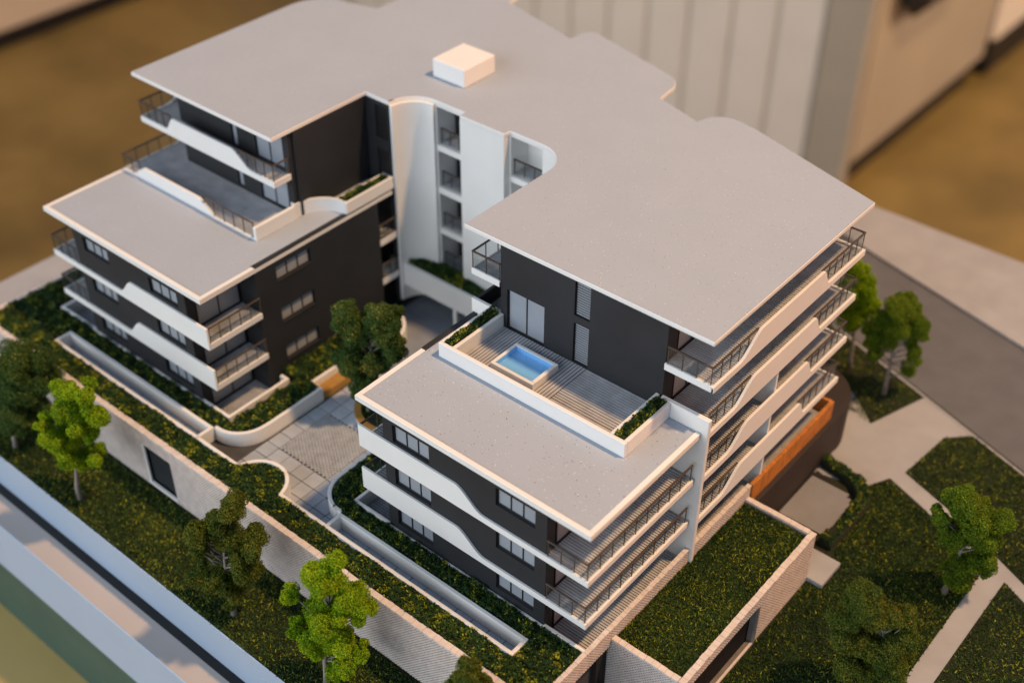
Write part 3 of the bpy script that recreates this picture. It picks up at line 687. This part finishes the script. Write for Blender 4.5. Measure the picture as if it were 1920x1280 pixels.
# tower above the pool
th = [(2.33, 4.83, 9.13, 11.68), (6.73, 7.7, 12.15, 14.24), (6.73, 7.7, 9.17, 11.68)]
wall_panel('tower_front_wall', 'dark', B, 'y', 9.1, 9.44, 1.9, 12.3, 9.06, 14.78, th)
window(B, 'y', 9.1, *th[0], 2, name='sliding_door', rec=.16); louvre(B, *th[1], 9.1, 13); louvre(B, *th[2], 9.1, 16)
MB().box(1.9, 2.2, 9.443, 17.4, 0, 14.78).build('tower_side_wall', 'dark', B); MB().box(12.0, 12.3, 9.443, 10.0, 9.06, 14.78).build('corner_post', 'dark', B)
MB().box(11.9, 12.1, 10.01, 24, 8.79, 14.78).build('inner_wall', 'frame', B)
for L_ in (12, 9, 6, 3):
    y0 = 8.99 if L_ == 12 else 9.13
    b = balcony(L_, 12.305, 15.11, y0, 24.04, deckrect=(12.32, 14.97, y0+(.14 if L_ == 12 else .01), 23.9))
    segs = [(y0, 0), (11.3, 0), (13.3, 1), (19.25, 1), (20.05, 0), (24.05, 0)]
    pts = wave_x(L_, segs, y0, 24.05, low=.04, high=1.14)
    MB().ext(pts, 'x', 14.98, 15.13).build('front_panel', 'white', b, bevel=.015)
    MB().box(12.305, 14.975, 23.905, 24.05, L_-.065, L_+.04, .02).build('edge_kerb', 'white', b)
    if L_ == 12: MB().box(12.305, 14.975, 8.985, 9.13, L_-.36, L_+.04, .02).build('edge_kerb', 'white', b); railing(b, (12.45, 9.05), (14.9, 9.05), L_+.04, sp=.85)
    railing(b, (14.93, y0+.1), (14.93, 13.0), L_+.04, sp=.72, first=(L_ != 12)); railing(b, (14.93, 19.4), (14.93, 23.95), L_+.04, sp=.8)
    railing(b, (12.5, 23.96), (14.9, 23.96), L_+.04, sp=.9, last=False)
    window(B, 'x', 12.3, 10.1 if L_ >= 9 else 9.3, 23.6, L_+.02, L_+2.62, 11, sgn=-1, pane='pane_dim', rec=.08)
window(B, 'x', 12.3, 9.3, 23.6, .02, 2.62, 11, sgn=-1, pane='pane_dim', rec=.08)
for L_ in (6, 3, 0): MB().box(12.32, 14.96, 16.0, 16.2, L_+.002, L_+2.645, .015).build('partition', 'white', B)
# left side of the tower: small balcony and dark parapet
b = balcony(12, -.06, 1.895, 8.99, 15.3, deckrect=(.06, 1.89, 9.12, 15.2)); MB().box(-.065, 1.895, 8.985, 9.115, 11.64, 12.04, .02).build('edge_kerb', 'white', b); MB().box(-.065, .055, 9.118, 15.2, 11.9, 12.04, .02).build('edge_kerb', 'white', b)
railing(b, (0, 9.05), (1.86, 9.05), 12.04, sp=.95); railing(b, (0, 9.1), (0, 15.1), 12.04, sp=1.0, glass=True, first=False)
t3 = MB().box(0, 1.895, 9.285, 15.3, 8.6, 9.0).build('side_terrace', 'white', B); decking(t3, .2, 1.89, 9.3, 15.2, 9.06)
MB().box(-.02, .19, 9.285, 15.3, 0, 9.98, .02).build('side_parapet', 'dark', B)

# courtyard facade
ps = arc(-10.3, 15.46, 1.94, 180, 90, 16)
MB().strip(ps, .22, .5, 14.78, -1).build('curved_wall', 'white', B, smooth=False)
for p in B.children[-1].data.polygons: p.use_smooth = abs(p.normal.z) < .5
s1 = [(-10.2, -8.0, z, z+2.6) for z in (12.05, 9.05, 6.02, 3.02)]
wall_panel('courtyard_wall', 'white', B, 'y', 17.40, 17.65, -10.3, -7.925, .5, 14.78, s1)
MB().box(-7.92, -4.53, 16.93, 17.64, .5, 14.78).build('courtyard_wall', 'white', B)
s2 = [(-4.4, -2.06, z, z+2.62) for z in (12.08, 9.08, 6.05, 3.05)]
wall_panel('courtyard_wall', 'white', B, 'y', 17.42, 17.65, -4.525, -2.05, .5, 14.78, s2)
MB().strip(arc(-2.05, 15.42, 2.0, 90, 0, 16), .22, .5, 14.78, 1).build('curved_wall', 'white', B)
for p in B.children[-1].data.polygons: p.use_smooth = abs(p.normal.z) < .5
for (a, b_, z0, z1) in s1+s2:
    lg = MB().box(a, b_, 17.652, 19.0, z0-.12, z0-.002).build('loggia', 'white', B)
    decking(lg, a, b_, 17.66, 19.0, z0+.06, 'x'); MB().box(a-.2, a-.002, 17.652, 19.2, z0, z1+.2).build('side_wall', 'white', lg); MB().box(b_+.002, b_+.2, 17.652, 19.2, z0, z1+.2).build('side_wall', 'white', lg)
    MB().box(a, b_, 19.01, 19.2, z0, z1+.2).build('back_wall', 'white' if b_ > -5 else 'dark', lg)
    MB().box(a, b_, 17.652, 19.0, z1+.21, z1+.3).build('ceiling', 'white', lg)
    if b_ < -5: window(lg, 'y', 18.99, a+.45, a+1.7, z0+.1, z1-.1, 1, sgn=-1, rec=.04)
    railing(lg, (a+.03, 17.72), (b_-.03, 17.72), z0+.06, h=.95, sp=.75)
bm_ = MB().box(-13.3, -.03, 15.70, 15.95, 1.65, 3.32, .02).build('bridge_beam', 'white', B)
MB().box(-13.0, -.03, 15.953, 17.39, 2.6, 2.95).build('bridge_slab', 'white', bm_)
MB().box(-7.78, -7.5, 15.70, 15.95, -.06, 1.647).build('column', 'white', B); MB().box(-6.7, -.05, 15.72, 15.93, -.06, 1.647).build('entry_wall', 'white', B)
MB().box(-14, -.05, 19.9, 20.1, -.06, 2.6).build('garage_wall', 'dark', B); MB().box(-14, -.05, 17.4, 20.1, 2.61, 2.8).build('garage_ceiling', 'dark', B)
# left wing facade
lh = [(-23.45, -20.98, z, z+1.0) for z in (1.45, 4.42, 7.42)]+[(-17.1, -14.55, z, z+1.05) for z in (1.38, 4.36, 7.36)]
wall_panel('front_wall', 'dark', B, 'y', .15, .48, -24.4, -13.8, 0, 8.78, lh)
for h in lh: window(B, 'y', .15, *h, 3)
sh = [(5.53, 8.2, z, z+1.02) for z in (1.5, 4.33, 7.35)]
rear = [(13.9, 15.36, 6.0, 8.7), (13.9, 15.36, 3.0, 5.5), (13.9, 15.36, 0.0, 2.5)]
wall_panel('side_wall', 'dark', B, 'x', -12.21, -12.54, 4.0, 15.45, 0, 9.10, sh+rear)
for h in sh: window(B, 'x', -12.21, *h, 3, sgn=-1, pane='pane_dim'); MB().box(-12.38, -12.15, h[0]+.01, h[1]-.01, h[2]-.02, h[2]+.002).build('window_sill', 'dark', B)
for z in (3, 6):
    b = MB().box(-13.9, -12.17, 13.91, 15.35, z-.5, z-.05).build('balcony', 'white', B); decking(b, -13.9, -12.3, 13.92, 15.34, z+.01); railing(b, (-12.22, 13.95), (-12.22, 15.32), z, h=1.0, sp=.7)
MB().box(-14.1, -13.92, 13.0, 15.4, 0, 9.0).build('recess_wall', 'frame', B); MB().box(-13.9, -12.55, 13.7, 13.88, 0, 9.0).build('recess_wall', 'frame', B)
MB().box(-13.8, -12.545, 4.0, 4.2, 0, 8.78).build('recess_wall', 'dark', B); MB().box(-14.1, -13.8, .483, .75, 0, 8.78).build('corner_post', 'dark', B)
MB().box(-14.2, -14.0, .76, 4.0, 0, 8.78).build('inner_wall', 'frame', B); MB().box(-24.4, -24.1, .483, 8, 0, 8.78).build('end_wall', 'dark', B)
for L_ in (6, 3):
    b = balcony(L_, -13.795, -12.01, .145, 3.99, deckrect=(-13.78, -12.15, .17, 3.98))
    MB().box(-12.145, -12.0, .145, 3.99, L_-.36, L_+.04, .02).build('edge_kerb', 'white', b)
    MB().ext(wave_x(L_, [(-27, 0), (-20.2, 0), (-18.9, 1), (-12.0, 1)], -27, -12.0, low=.05, high=1.16), 'y', 0.0, .14).build('front_panel', 'white', b, bevel=.015)
    railing(b, (-12.07, .2), (-12.07, 3.95), L_+.04, sp=.75)
    window(B, 'x', -13.8, .8, 3.9, L_+.02, L_+2.62, 2, sgn=-1, pane='pane_dim', rec=.08)
    c = balcony(L_, -26.99, -24.405, .145, 4.5, deckrect=(-26.85, -24.41, .17, 4.5)); MB().box(-27, -26.855, .145, 4.5, L_-.06, L_+.05, .02).build('edge_kerb', 'white', c)
    railing(c, (-26.93, .08), (-24.5, .08), L_+.05, sp=.8); railing(c, (-26.93, .12), (-26.93, 4.4), L_+.05, sp=.9, first=False)
window(B, 'x', -13.8, .8, 3.9, .02, 2.62, 2, sgn=-1, pane='pane_dim', rec=.08)
g2 = MB().box(-13.78, -11.56, .23, 4.74, -.095, -.062).build('ground_deck', 'white', B); decking(g2, -13.77, -11.57, .24, 4.73, 0)
g3 = MB().box(-28.0, -24.41, .23, 5, -.095, -.062).build('ground_deck', 'white', B); decking(g3, -27.98, -24.42, .24, 5, 0)
# left tower
wt = [(-19.66, -19.14, 9.25, 11.6), (-17.48, -15.0, 9.2, 11.6), (-19.66, -19.14, 12.1, 14.6), (-17.48, -15.0, 12.1, 14.6)]
wall_panel('tower_front_wall', 'dark', B, 'y', 9.3, 9.62, -24.7, -14.45, 9.06, 14.78, wt)
for i, h in enumerate(wt): window(B, 'y', 9.3, *h, 1 if i % 2 == 0 else 2, rec=.12)
MB().box(-14.6, -14.28, 9.625, 15.45, 9.06, 14.78).build('tower_side_wall', 'dark', B); MB().box(-24.7, -24.4, 9.625, 20.5, 0, 14.78).build('tower_side_wall', 'dark', B)
wall_panel('recess_wall', 'dark', B, 'y', 15.47, 15.68, -14.28, -12.25, 9.06, 14.78, [(-13.5, -12.5, 9.3, 11.5), (-13.5, -12.5, 12.3, 14.5)])
window(B, 'y', 15.47, -13.5, -12.5, 9.3, 11.5, 1, pane='frame', rec=.1); window(B, 'y', 15.47, -13.5, -12.5, 12.3, 14.5, 1, pane='frame', rec=.1)
b = balcony(12, -26.99, -14.47, 7.96, 9.295, deckrect=(-26.85, -14.6, 8.1, 9.29)); c = balcony(12, -26.99, -24.705, 9.3, 17.5, deckrect=(-26.85, -24.71, 9.3, 17.4))
MB().ext(wave_x(12, [(-27, 0), (-24.45, 0), (-23.6, 1), (-18.2, 1), (-16.4, 0), (-14.45, 0)], -27, -14.45, low=.05, high=.98), 'y', 7.94, 8.085).build('front_panel', 'white', b, bevel=.015)
MB().box(-14.59, -14.45, 8.09, 9.29, 11.64, 12.05, .02).build('edge_kerb', 'white', b)
lside = lambda L_, y0: [(y0, L_-.35), (17.5, L_-.35), (17.5, L_+1.0)]+[(11.9-1.9*t/10, L_+.05+.95*sstep(1-t/10)) for t in range(11)]+[(y0, L_+.05)]
MB().ext(lside(12, 8.09), 'x', -27, -26.86).build('side_panel', 'white', b)
railing(b, (-26.93, 8.02), (-23.9, 8.02), 12.05, sp=.78); railing(b, (-17.6, 8.02), (-14.52, 8.02), 12.05, sp=.8); railing(b, (-14.52, 8.05), (-14.52, 9.2), 12.05, sp=1.1, first=False); railing(b, (-26.93, 8.05), (-26.93, 11.2), 12.05, sp=.85, first=False)
t4 = MB().box(-26.9, -14.43, 6.16, 9.295, 9.057, 9.07).build('terrace', 'deck_gap', B); decking(t4, -26.85, -14.46, 6.17, 9.29, 9.13, 'x')
t5 = MB().box(-26.9, -24.705, 9.3, 17.4, 9.057, 9.07).build('terrace', 'deck_gap', B); decking(t5, -26.85, -24.71, 9.3, 17.4, 9.13, 'x')
MB().ext([(-26.95, 9.056), (-14.45, 9.056), (-14.45, 9.14), (-18.0, 9.14), (-18.25, 9.25), (-19.35, 9.97), (-24.7, 9.97), (-25.3, 9.60), (-25.7, 9.2), (-26.0, 9.14), (-26.95, 9.14)], 'y', 5.98, 6.15).build('terrace_parapet', 'white', B, bevel=.015)
railing(t4, (-26.88, 6.06), (-25.2, 6.06), 9.14, sp=.8); railing(t4, (-19.0, 6.06), (-14.5, 6.06), 9.14, sp=.85); railing(t4, (-26.88, 6.1), (-26.88, 10.6), 9.14, sp=.9, first=False)
MB().ext([(y, z) for y, z in [(6.1, 8.8), (17.4, 8.8), (17.4, 10.0), (12, 10.0)]+[(12-1.9*t/10, 9.14+.86*sstep(1-t/10)) for t in range(11)]+[(6.1, 9.14)]], 'x', -27.06, -26.93).build('side_panel', 'white', B)
MB().box(-14.44, -14.2, 5.96, 9.05, 9.056, 9.98, .025).build('terrace_parapet', 'white', B)
cw = MB().strip([(-14.36, 9.07), (-14.36, 9.25)]+arc(-12.27, 9.25, 2.09, 180, 92, 14), .15, 9.056, 9.97, 1).build('curved_parapet', 'white', B)
p5 = MB().box(-12.36, -12.2, 11.35, 15.4, 9.12, 9.93, .02).build('roof_planter', 'white', B); MB().box(-13.05, -12.89, 11.35, 15.4, 9.056, 9.93, .02).build('planter_side', 'white', p5); MB().box(-12.887, -12.363, 15.2, 15.4, 9.12, 9.93, .02).build('planter_side', 'white', p5)
# dark basement below the decks, timber screen, rear walls
MB().ext([(14.5, 15.0), (15.42, 15.0), (15.42, 25.0)]+arc(12.1, 25.4, 3.35, 0, 90, 12)+[(11, 28.75), (11, 15.0)], 'z', G-.02, -.35).build('basement', 'plinth_dark', B)
MB().strip([(12.0, 23.6), (5.4, 24.9), (-1, 25.6), (-9.2, 28.2), (-16.5, 30.2), (-22.5, 23), (-24.4, 20.2)], .3, G-.02, 14.78, -1).build('rear_wall', 'white', B)
ts = thing('timber_screen', 'orange timber screen wall edging the ground deck', 'screen', (15, 19.5, -.35))
mb = MB()
yy = 15.06
while yy < 24.2:
    wd_ = .21; MB().box(14.90, 15.14+random.uniform(-.01, .01), yy, min(yy+wd_-.012, 24.25), -.349, 1.0+random.uniform(-.012, .012), .012).build('timber_board', 'timber', ts); yy += wd_
xx = 13.7
while xx < 14.95: MB().box(xx, xx+.19, 24.06, 24.26, -.349, 1.0+random.uniform(-.012, .012), .012).build('timber_board', 'timber', ts); xx += .21

# ------------------------------------------------------------------ hedges and grass
front = [(-31, -3.7), (14.8, -3.7), (14.8, -2.36), (-4.3, -2.36)]+arc(-6.1, -2.5, 1.62, 10, 170, 14)+[(-8.0, -2.36), (-31, -2.36)]
hedge('hedge', [front], .30, .74, 'long leafy ground cover planted along the top of the brick wall', seed=2)
hedge('hedge', [[(-30.95, -2.34), (-25.55, -2.34), (-25.55, -.98), (-28.4, -.1), (-28.4, 7), (-30.95, 14)]], .32, .76, 'wide leafy bed at the far end of the left wing', seed=5, dens=420)
hedge('hedge', [[(-28.2, -.98), (-11.2, -.98), (-10.2, -.45), (-9.5, .4), (-9.36, 1.4), (-9.36, 5.3), (-11.1, 5.3), (-11.1, -.02), (-28.2, -.02)]], .30, .74, 'leafy hedge between sunken walkway and left wing, turning past its corner deck', seed=8)
hedge('hedge', [[(-12.15, 4.97), (-11.5, 4.97), (-10.2, 5.5), (-10.15, 8.8), (-9.25, 8.8), (-9.25, 11.4), (-9.9, 13.0), (-11.4, 13.7), (-12.15, 13.8)]], .30, .85, 'hedge against the dark side wall behind the ochre bench', seed=11)
hedge('hedge', [[(-2.82, 6.0), (-2.82, 1.2), (-2.4, -.1), (-1.6, -.75), (-.8, -.98), (14.8, -.98), (14.8, -.02), (-1.2, -.02), (-1.2, 6.0)], [(12.34, -2.34), (14.8, -2.34), (14.8, -.98), (12.34, -.98)]], .30, .74, 'leafy hedge between sunken walkway and the pool wing', seed=14)
hedge('hedge', [arc(-4.9, 7.4, 2.15, 0, 360, 24)], .05, .42, 'ground cover filling the round tree planter', seed=17)
hedge('hedge', [[(-12.0, 16.0), (-.1, 16.0), (-.1, 17.3), (-4.6, 17.35), (-4.6, 16.85), (-7.85, 16.85), (-7.85, 17.3), (-10.2, 17.3), (-11.4, 16.8)]], 2.95, .55, 'shaded hedge behind the white bridge beam in the courtyard', seed=20)
hedge('planter_plant', [[(1.34, 5.28), (1.88, 5.28), (1.88, 9.0), (1.34, 9.0)]], 9.4, .74, 'dark leafy plants in the terrace planter by the sliding door', seed=23, dens=900, size=.07, cat='plant')
hedge('planter_plant', [[(12.2, 5.28), (12.76, 5.28), (12.76, 8.8), (12.2, 8.8)]], 9.4, .74, 'leafy plants in the terrace planter beside the white fin wall', seed=26, dens=900, size=.07, cat='plant')
hedge('planter_plant', [[(-12.87, 11.4), (-12.38, 11.4), (-12.38, 15.1), (-12.87, 15.1)]], 9.4, .74, 'plants in the narrow roof planter by the curved white parapet', seed=29, dens=900, size=.07, cat='plant')
hedge('hedge', [[(15.5, 23.3), (17.7, 22.95), (18.6, 22.1), (18.75, 19.3), (18.5, 17.6), (19.3, 17.6), (19.4, 19.6), (19.3, 22.4), (18.2, 23.5), (15.6, 24.0)]], G+.05, .75, 'low leafy hedge wrapped round the paved court', seed=32)
struct_g = lambda o: o
grass('lawn', [[(-39.8, -8.5), (30, -8.5), (30, -4.1), (-39.8, -4.25)]], G-.03, 'grass strip with yellow flecks before the brick wall', dens=260)
grass('roof_lawn', [[(15.07, 2.36), (19.0, 2.36), (19.0, 14.48), (15.07, 14.48)]], -.03, 'grass roof of the pink brick outbuilding', dens=480, size=.10)
grass('lawn', [[(19.45, -4.0), (26.5, -4.0), (26.6, 22.3), (22.3, 23.9), (19.2, 24.9), (18.4, 23.3), (19.4, 22.4), (19.5, 17.5), (20.4, 17.0), (20.4, 14.7), (19.45, 14.7)]], G-.03, 'lawn between the brick outbuilding and the garden path', dens=280)
grass('lawn', [[(19.75, 26.25), (23.4, 24.95), (26.9, 23.3), (45.7, 14.2), (45.7, 23.2), (25.2, 30.65), (21.5, 31.98), (20.2, 30.7)]], G-.03, 'lawn between the garden path and the road', dens=150)
grass('lawn', [[(27.9, 8.0), (45.7, 8.0), (45.7, 12.8), (27.9, 21.7)]], G-.03, 'lawn on the far side of the garden path', dens=170)
grass('lawn', [[(11, 28), (13.6, 29.3), (15.9, 28.9), (17.3, 33.45), (12.9, 35.05), (0, 39.8), (0, 30)]], G-.03, 'corner lawn with two trees beside the road', dens=110)

# ------------------------------------------------------------------ trees
TREES = {
    'T1': ([-23.65, -7.44, -3.5], [[1.33, 1.11, 7.2, 0.88], [2.35, 1.95, 6.8, 0.69], [0.67, 0.56, 5.97, 0.79], [2.36, 1.96, 5.49, 0.63], [1.44, 1.2, 5.15, 0.95], [0.47, 0.39, 3.87, 0.9], [1.43, 1.19, 3.45, 0.77], [0.44, 0.36, 2.36, 0.72], [1.1, 0.91, 2.15, 0.52], [1.55, 1.29, 6.39, 0.76]]),
    'T2': ([-16.78, -7.49, -3.5], [[0.48, 0.4, 8.09, 0.59], [1.64, 1.37, 8.53, 0.44], [1.84, 1.53, 6.88, 0.6], [0.77, 0.64, 7.19, 0.72], [-0.66, -0.55, 6.25, 0.33], [-0.32, -0.26, 5.4, 0.61], [0.1, 0.08, 4.54, 0.64], [1.23, 1.03, 5.21, 0.52], [0.68, 0.56, 3.03, 0.43], [0.14, 0.11, 3.79, 0.55], [1.35, 1.13, 3.71, 0.4], [0.95, 0.79, 6.19, 0.6]]),
    'T3': ([-3.08, -7.31, -3.5], [[0.78, 0.65, 8.24, 0.59], [-0.74, -0.62, 6.92, 0.62], [0.22, 0.19, 6.26, 0.73], [1.39, 1.16, 5.99, 0.6], [-0.86, -0.72, 5.33, 0.44], [0.83, 0.69, 3.96, 0.69], [-1.1, -0.91, 3.52, 0.5], [-0.17, -0.14, 3.2, 0.62], [1.3, 1.08, 3.71, 0.33], [0.28, 0.24, 2.1, 0.45], [-0.02, -0.02, 1.24, 0.26], [0.74, 0.62, 5.18, 0.6]]),
    'T4': ([4.01, -7.24, -3.5], [[1.01, 0.84, 8.93, 0.42], [-0.02, -0.01, 8.09, 0.58], [0.82, 0.68, 7.83, 0.56], [1.52, 1.26, 6.41, 0.64], [-0.92, -0.76, 6.54, 0.44], [0.29, 0.24, 5.77, 0.7], [2.0, 1.66, 5.78, 0.34], [-0.16, -0.14, 4.14, 0.58], [0.79, 0.65, 4.15, 0.66], [-0.91, -0.76, 4.38, 0.31], [0.98, 0.82, 2.06, 0.59], [0.42, 0.35, 1.62, 0.43], [-0.02, -0.02, 3.32, 0.37], [1.58, 1.31, 2.75, 0.29]]),
    'T6': ([-5.96, 6.17, 0.5], [[-0.88, -0.73, 7.11, 0.54], [-0.53, -0.44, 7.19, 0.48], [0.79, 0.66, 7.31, 0.66], [1.34, 1.12, 6.79, 0.54], [-0.36, -0.3, 6.17, 0.66], [0.35, 0.29, 6.29, 0.6], [1.12, 0.93, 5.99, 0.7], [-0.71, -0.59, 4.14, 0.74], [-0.09, -0.07, 5.09, 0.7], [0.87, 0.72, 5.02, 0.7], [1.5, 1.25, 4.91, 0.46], [-0.49, -0.4, 3.47, 0.62], [1.35, 1.13, 4.28, 0.43], [0.44, 0.37, 3.91, 0.68], [0.91, 0.76, 3.84, 0.49], [0.17, 0.14, 2.83, 0.47], [-0.24, -0.2, 1.93, 0.53], [0.01, 0.01, 1.1, 0.41]]),
    'T7': ([25.61, 18.93, -3.5], [[-0.47, -0.39, 7.49, 0.63], [-1.17, -0.97, 6.07, 0.42], [0.18, 0.15, 6.2, 0.7], [1.3, 1.08, 5.93, 0.59], [-0.72, -0.6, 4.7, 0.42], [0.14, 0.12, 4.7, 0.54], [0.9, 0.75, 4.59, 0.65], [1.18, 0.99, 3.05, 0.54], [0.25, 0.2, 2.49, 0.55], [-0.14, -0.12, 1.62, 0.35], [0.29, 0.24, 1.32, 0.49], [1.27, 1.06, 2.07, 0.35]]),
    'T8': ([25.65, 10.69, -3.5], [[-1.39, -1.16, 7.06, 0.69], [-0.81, -0.68, 5.77, 0.85], [-1.91, -1.59, 5.0, 0.65], [0.31, 0.26, 5.78, 0.49], [-1.07, -0.89, 3.74, 0.87], [-0.06, -0.05, 3.75, 0.87], [0.76, 0.63, 4.17, 0.5], [-1.42, -1.18, 2.34, 0.67], [-0.13, -0.11, 1.93, 0.83], [0.69, 0.58, 2.36, 0.56]]),
    'T9': ([15.28, 32.11, -3.5], [[-0.49, -0.41, 7.45, 0.76], [0.35, 0.29, 6.92, 0.63], [-1.16, -0.97, 6.28, 0.53], [-0.29, -0.24, 6.08, 0.83], [0.82, 0.69, 5.54, 0.64], [-1.37, -1.14, 5.22, 0.47], [-0.56, -0.46, 4.93, 0.67], [0.75, 0.62, 4.38, 0.58], [1.49, 1.24, 4.26, 0.24], [0.82, 0.68, 2.19, 0.48], [-1.07, -0.89, 3.8, 0.48]]),
    'T10': ([12.33, 32.91, -3.5], [[-0.91, -0.76, 8.5, 0.67], [-0.3, -0.25, 7.27, 0.61], [0.23, 0.19, 5.88, 0.55], [-0.14, -0.12, 4.72, 0.62], [-0.56, -0.47, 3.84, 0.56], [-1.02, -0.85, 5.31, 0.62], [-0.78, -0.65, 6.51, 0.61]]),
    'T5': ([12.4, -6.0, -3.5], [[0.03, 0.04, 6.95, 0.36], [0.36, 0.31, 6.49, 0.51], [0.73, 0.62, 6.18, 0.36], [-0.32, -0.26, 5.77, 0.44], [0.23, 0.21, 5.37, 0.59], [0, 0, 4.5, 0.8], [0.5, -0.4, 3.6, 0.7]]),
}
grp = 'trees around the model building'
lab = {'T1': ('leaf_dark', 'dark green tree standing on the lawn near the wide leafy bed'), 'T2': ('leaf_bright', 'bright lime tree before the plain end of brick wall, by the grille'),
       'T3': ('leaf_olive', 'olive tree with brown twigs on the front lawn'), 'T4': ('leaf_bright', 'bright lime tree before the brick wall below the pool wing'),
       'T5': ('leaf_olive', 'olive tree crown rising at the corner of the brick wall'), 'T6': ('leaf_dark', 'dense dark tree growing in the round courtyard planter'),
       'T7': ('leaf_mid', 'fresh green tree beside the garden path'), 'T8': ('leaf_olive', 'dark olive tree on the lawn by the brick outbuilding'),
       'T9': ('leaf_mid', 'green tree with bare pale trunk by the road'), 'T10': ('leaf_bright', 'lime tree rising behind the ends of the balconies')}
par = {'T1': dict(bare=.25), 'T3': dict(bare=.35, dens=.9), 'T6': dict(dens=1.2), 'T7': dict(bare=.2), 'T9': dict(bare=.15)}
for i, (k, (base, cl)) in enumerate(TREES.items()):
    m_, l_ = lab[k]; tree('tree', base, cl, m_, l_, grp, seed=40+i, **par.get(k, {}))

# ------------------------------------------------------------------ background furniture
cb = thing('fluted_cabinet', 'tall white cabinet with vertical grooves standing behind the model', 'cabinet', (-150, 200, -80))
MB().box(-276, -48.5, 172, 233, -73, 90).build('body', 'cabinet_wood', cb); MB().box(-275, -50.5, 173, 232, -79.9, -73.1).build('toe_kick', 'black_plastic', cb)
for i in range(22):
    x = -58-9.7*i; MB().box(x-8.9, x, 170.3, 171.0, -79, 90, .3).build('panel', 'cabinet_white', cb)
MB().box(-275, -57.9, 171.01, 171.99, -79, 90).build('groove_backing', 'cabinet_groove', cb)
MB().box(-57.6, -48.6, 169.6, 171.99, -79, 90, .6).build('edge_panel', 'cabinet_wood', cb)
tag(MB().box(-48.3, -43, 177.5, 203, -45, -15, 2.5).build('wall_box', 'black_plastic', origin=(-46, 190, -45)), 'black box hanging on the cabinet side', 'box')
c2 = thing('pale_cabinet', 'pale cabinet with dark foot beyond the fluted cabinet', 'cabinet', (-45, 290, -80))
MB().box(-130, -47.5, 236, 400, -71, 90, 1).build('body', 'cabinet_white', c2); MB().box(-128, -48.5, 238, 398, -79.8, -71.2, .5).build('foot', 'black_plastic', c2)
c3 = thing('low_counter', 'beige counter front along the far floor edge', 'counter', (-300, 150, -80))
MB().box(-330, -231, -300, 330, -77, 60, 1).build('body', 'counter_beige', c3); MB().box(-232.5, -230.5, -300, 330, -79.9, -77.2).build('skirting', 'black_plastic', c3)
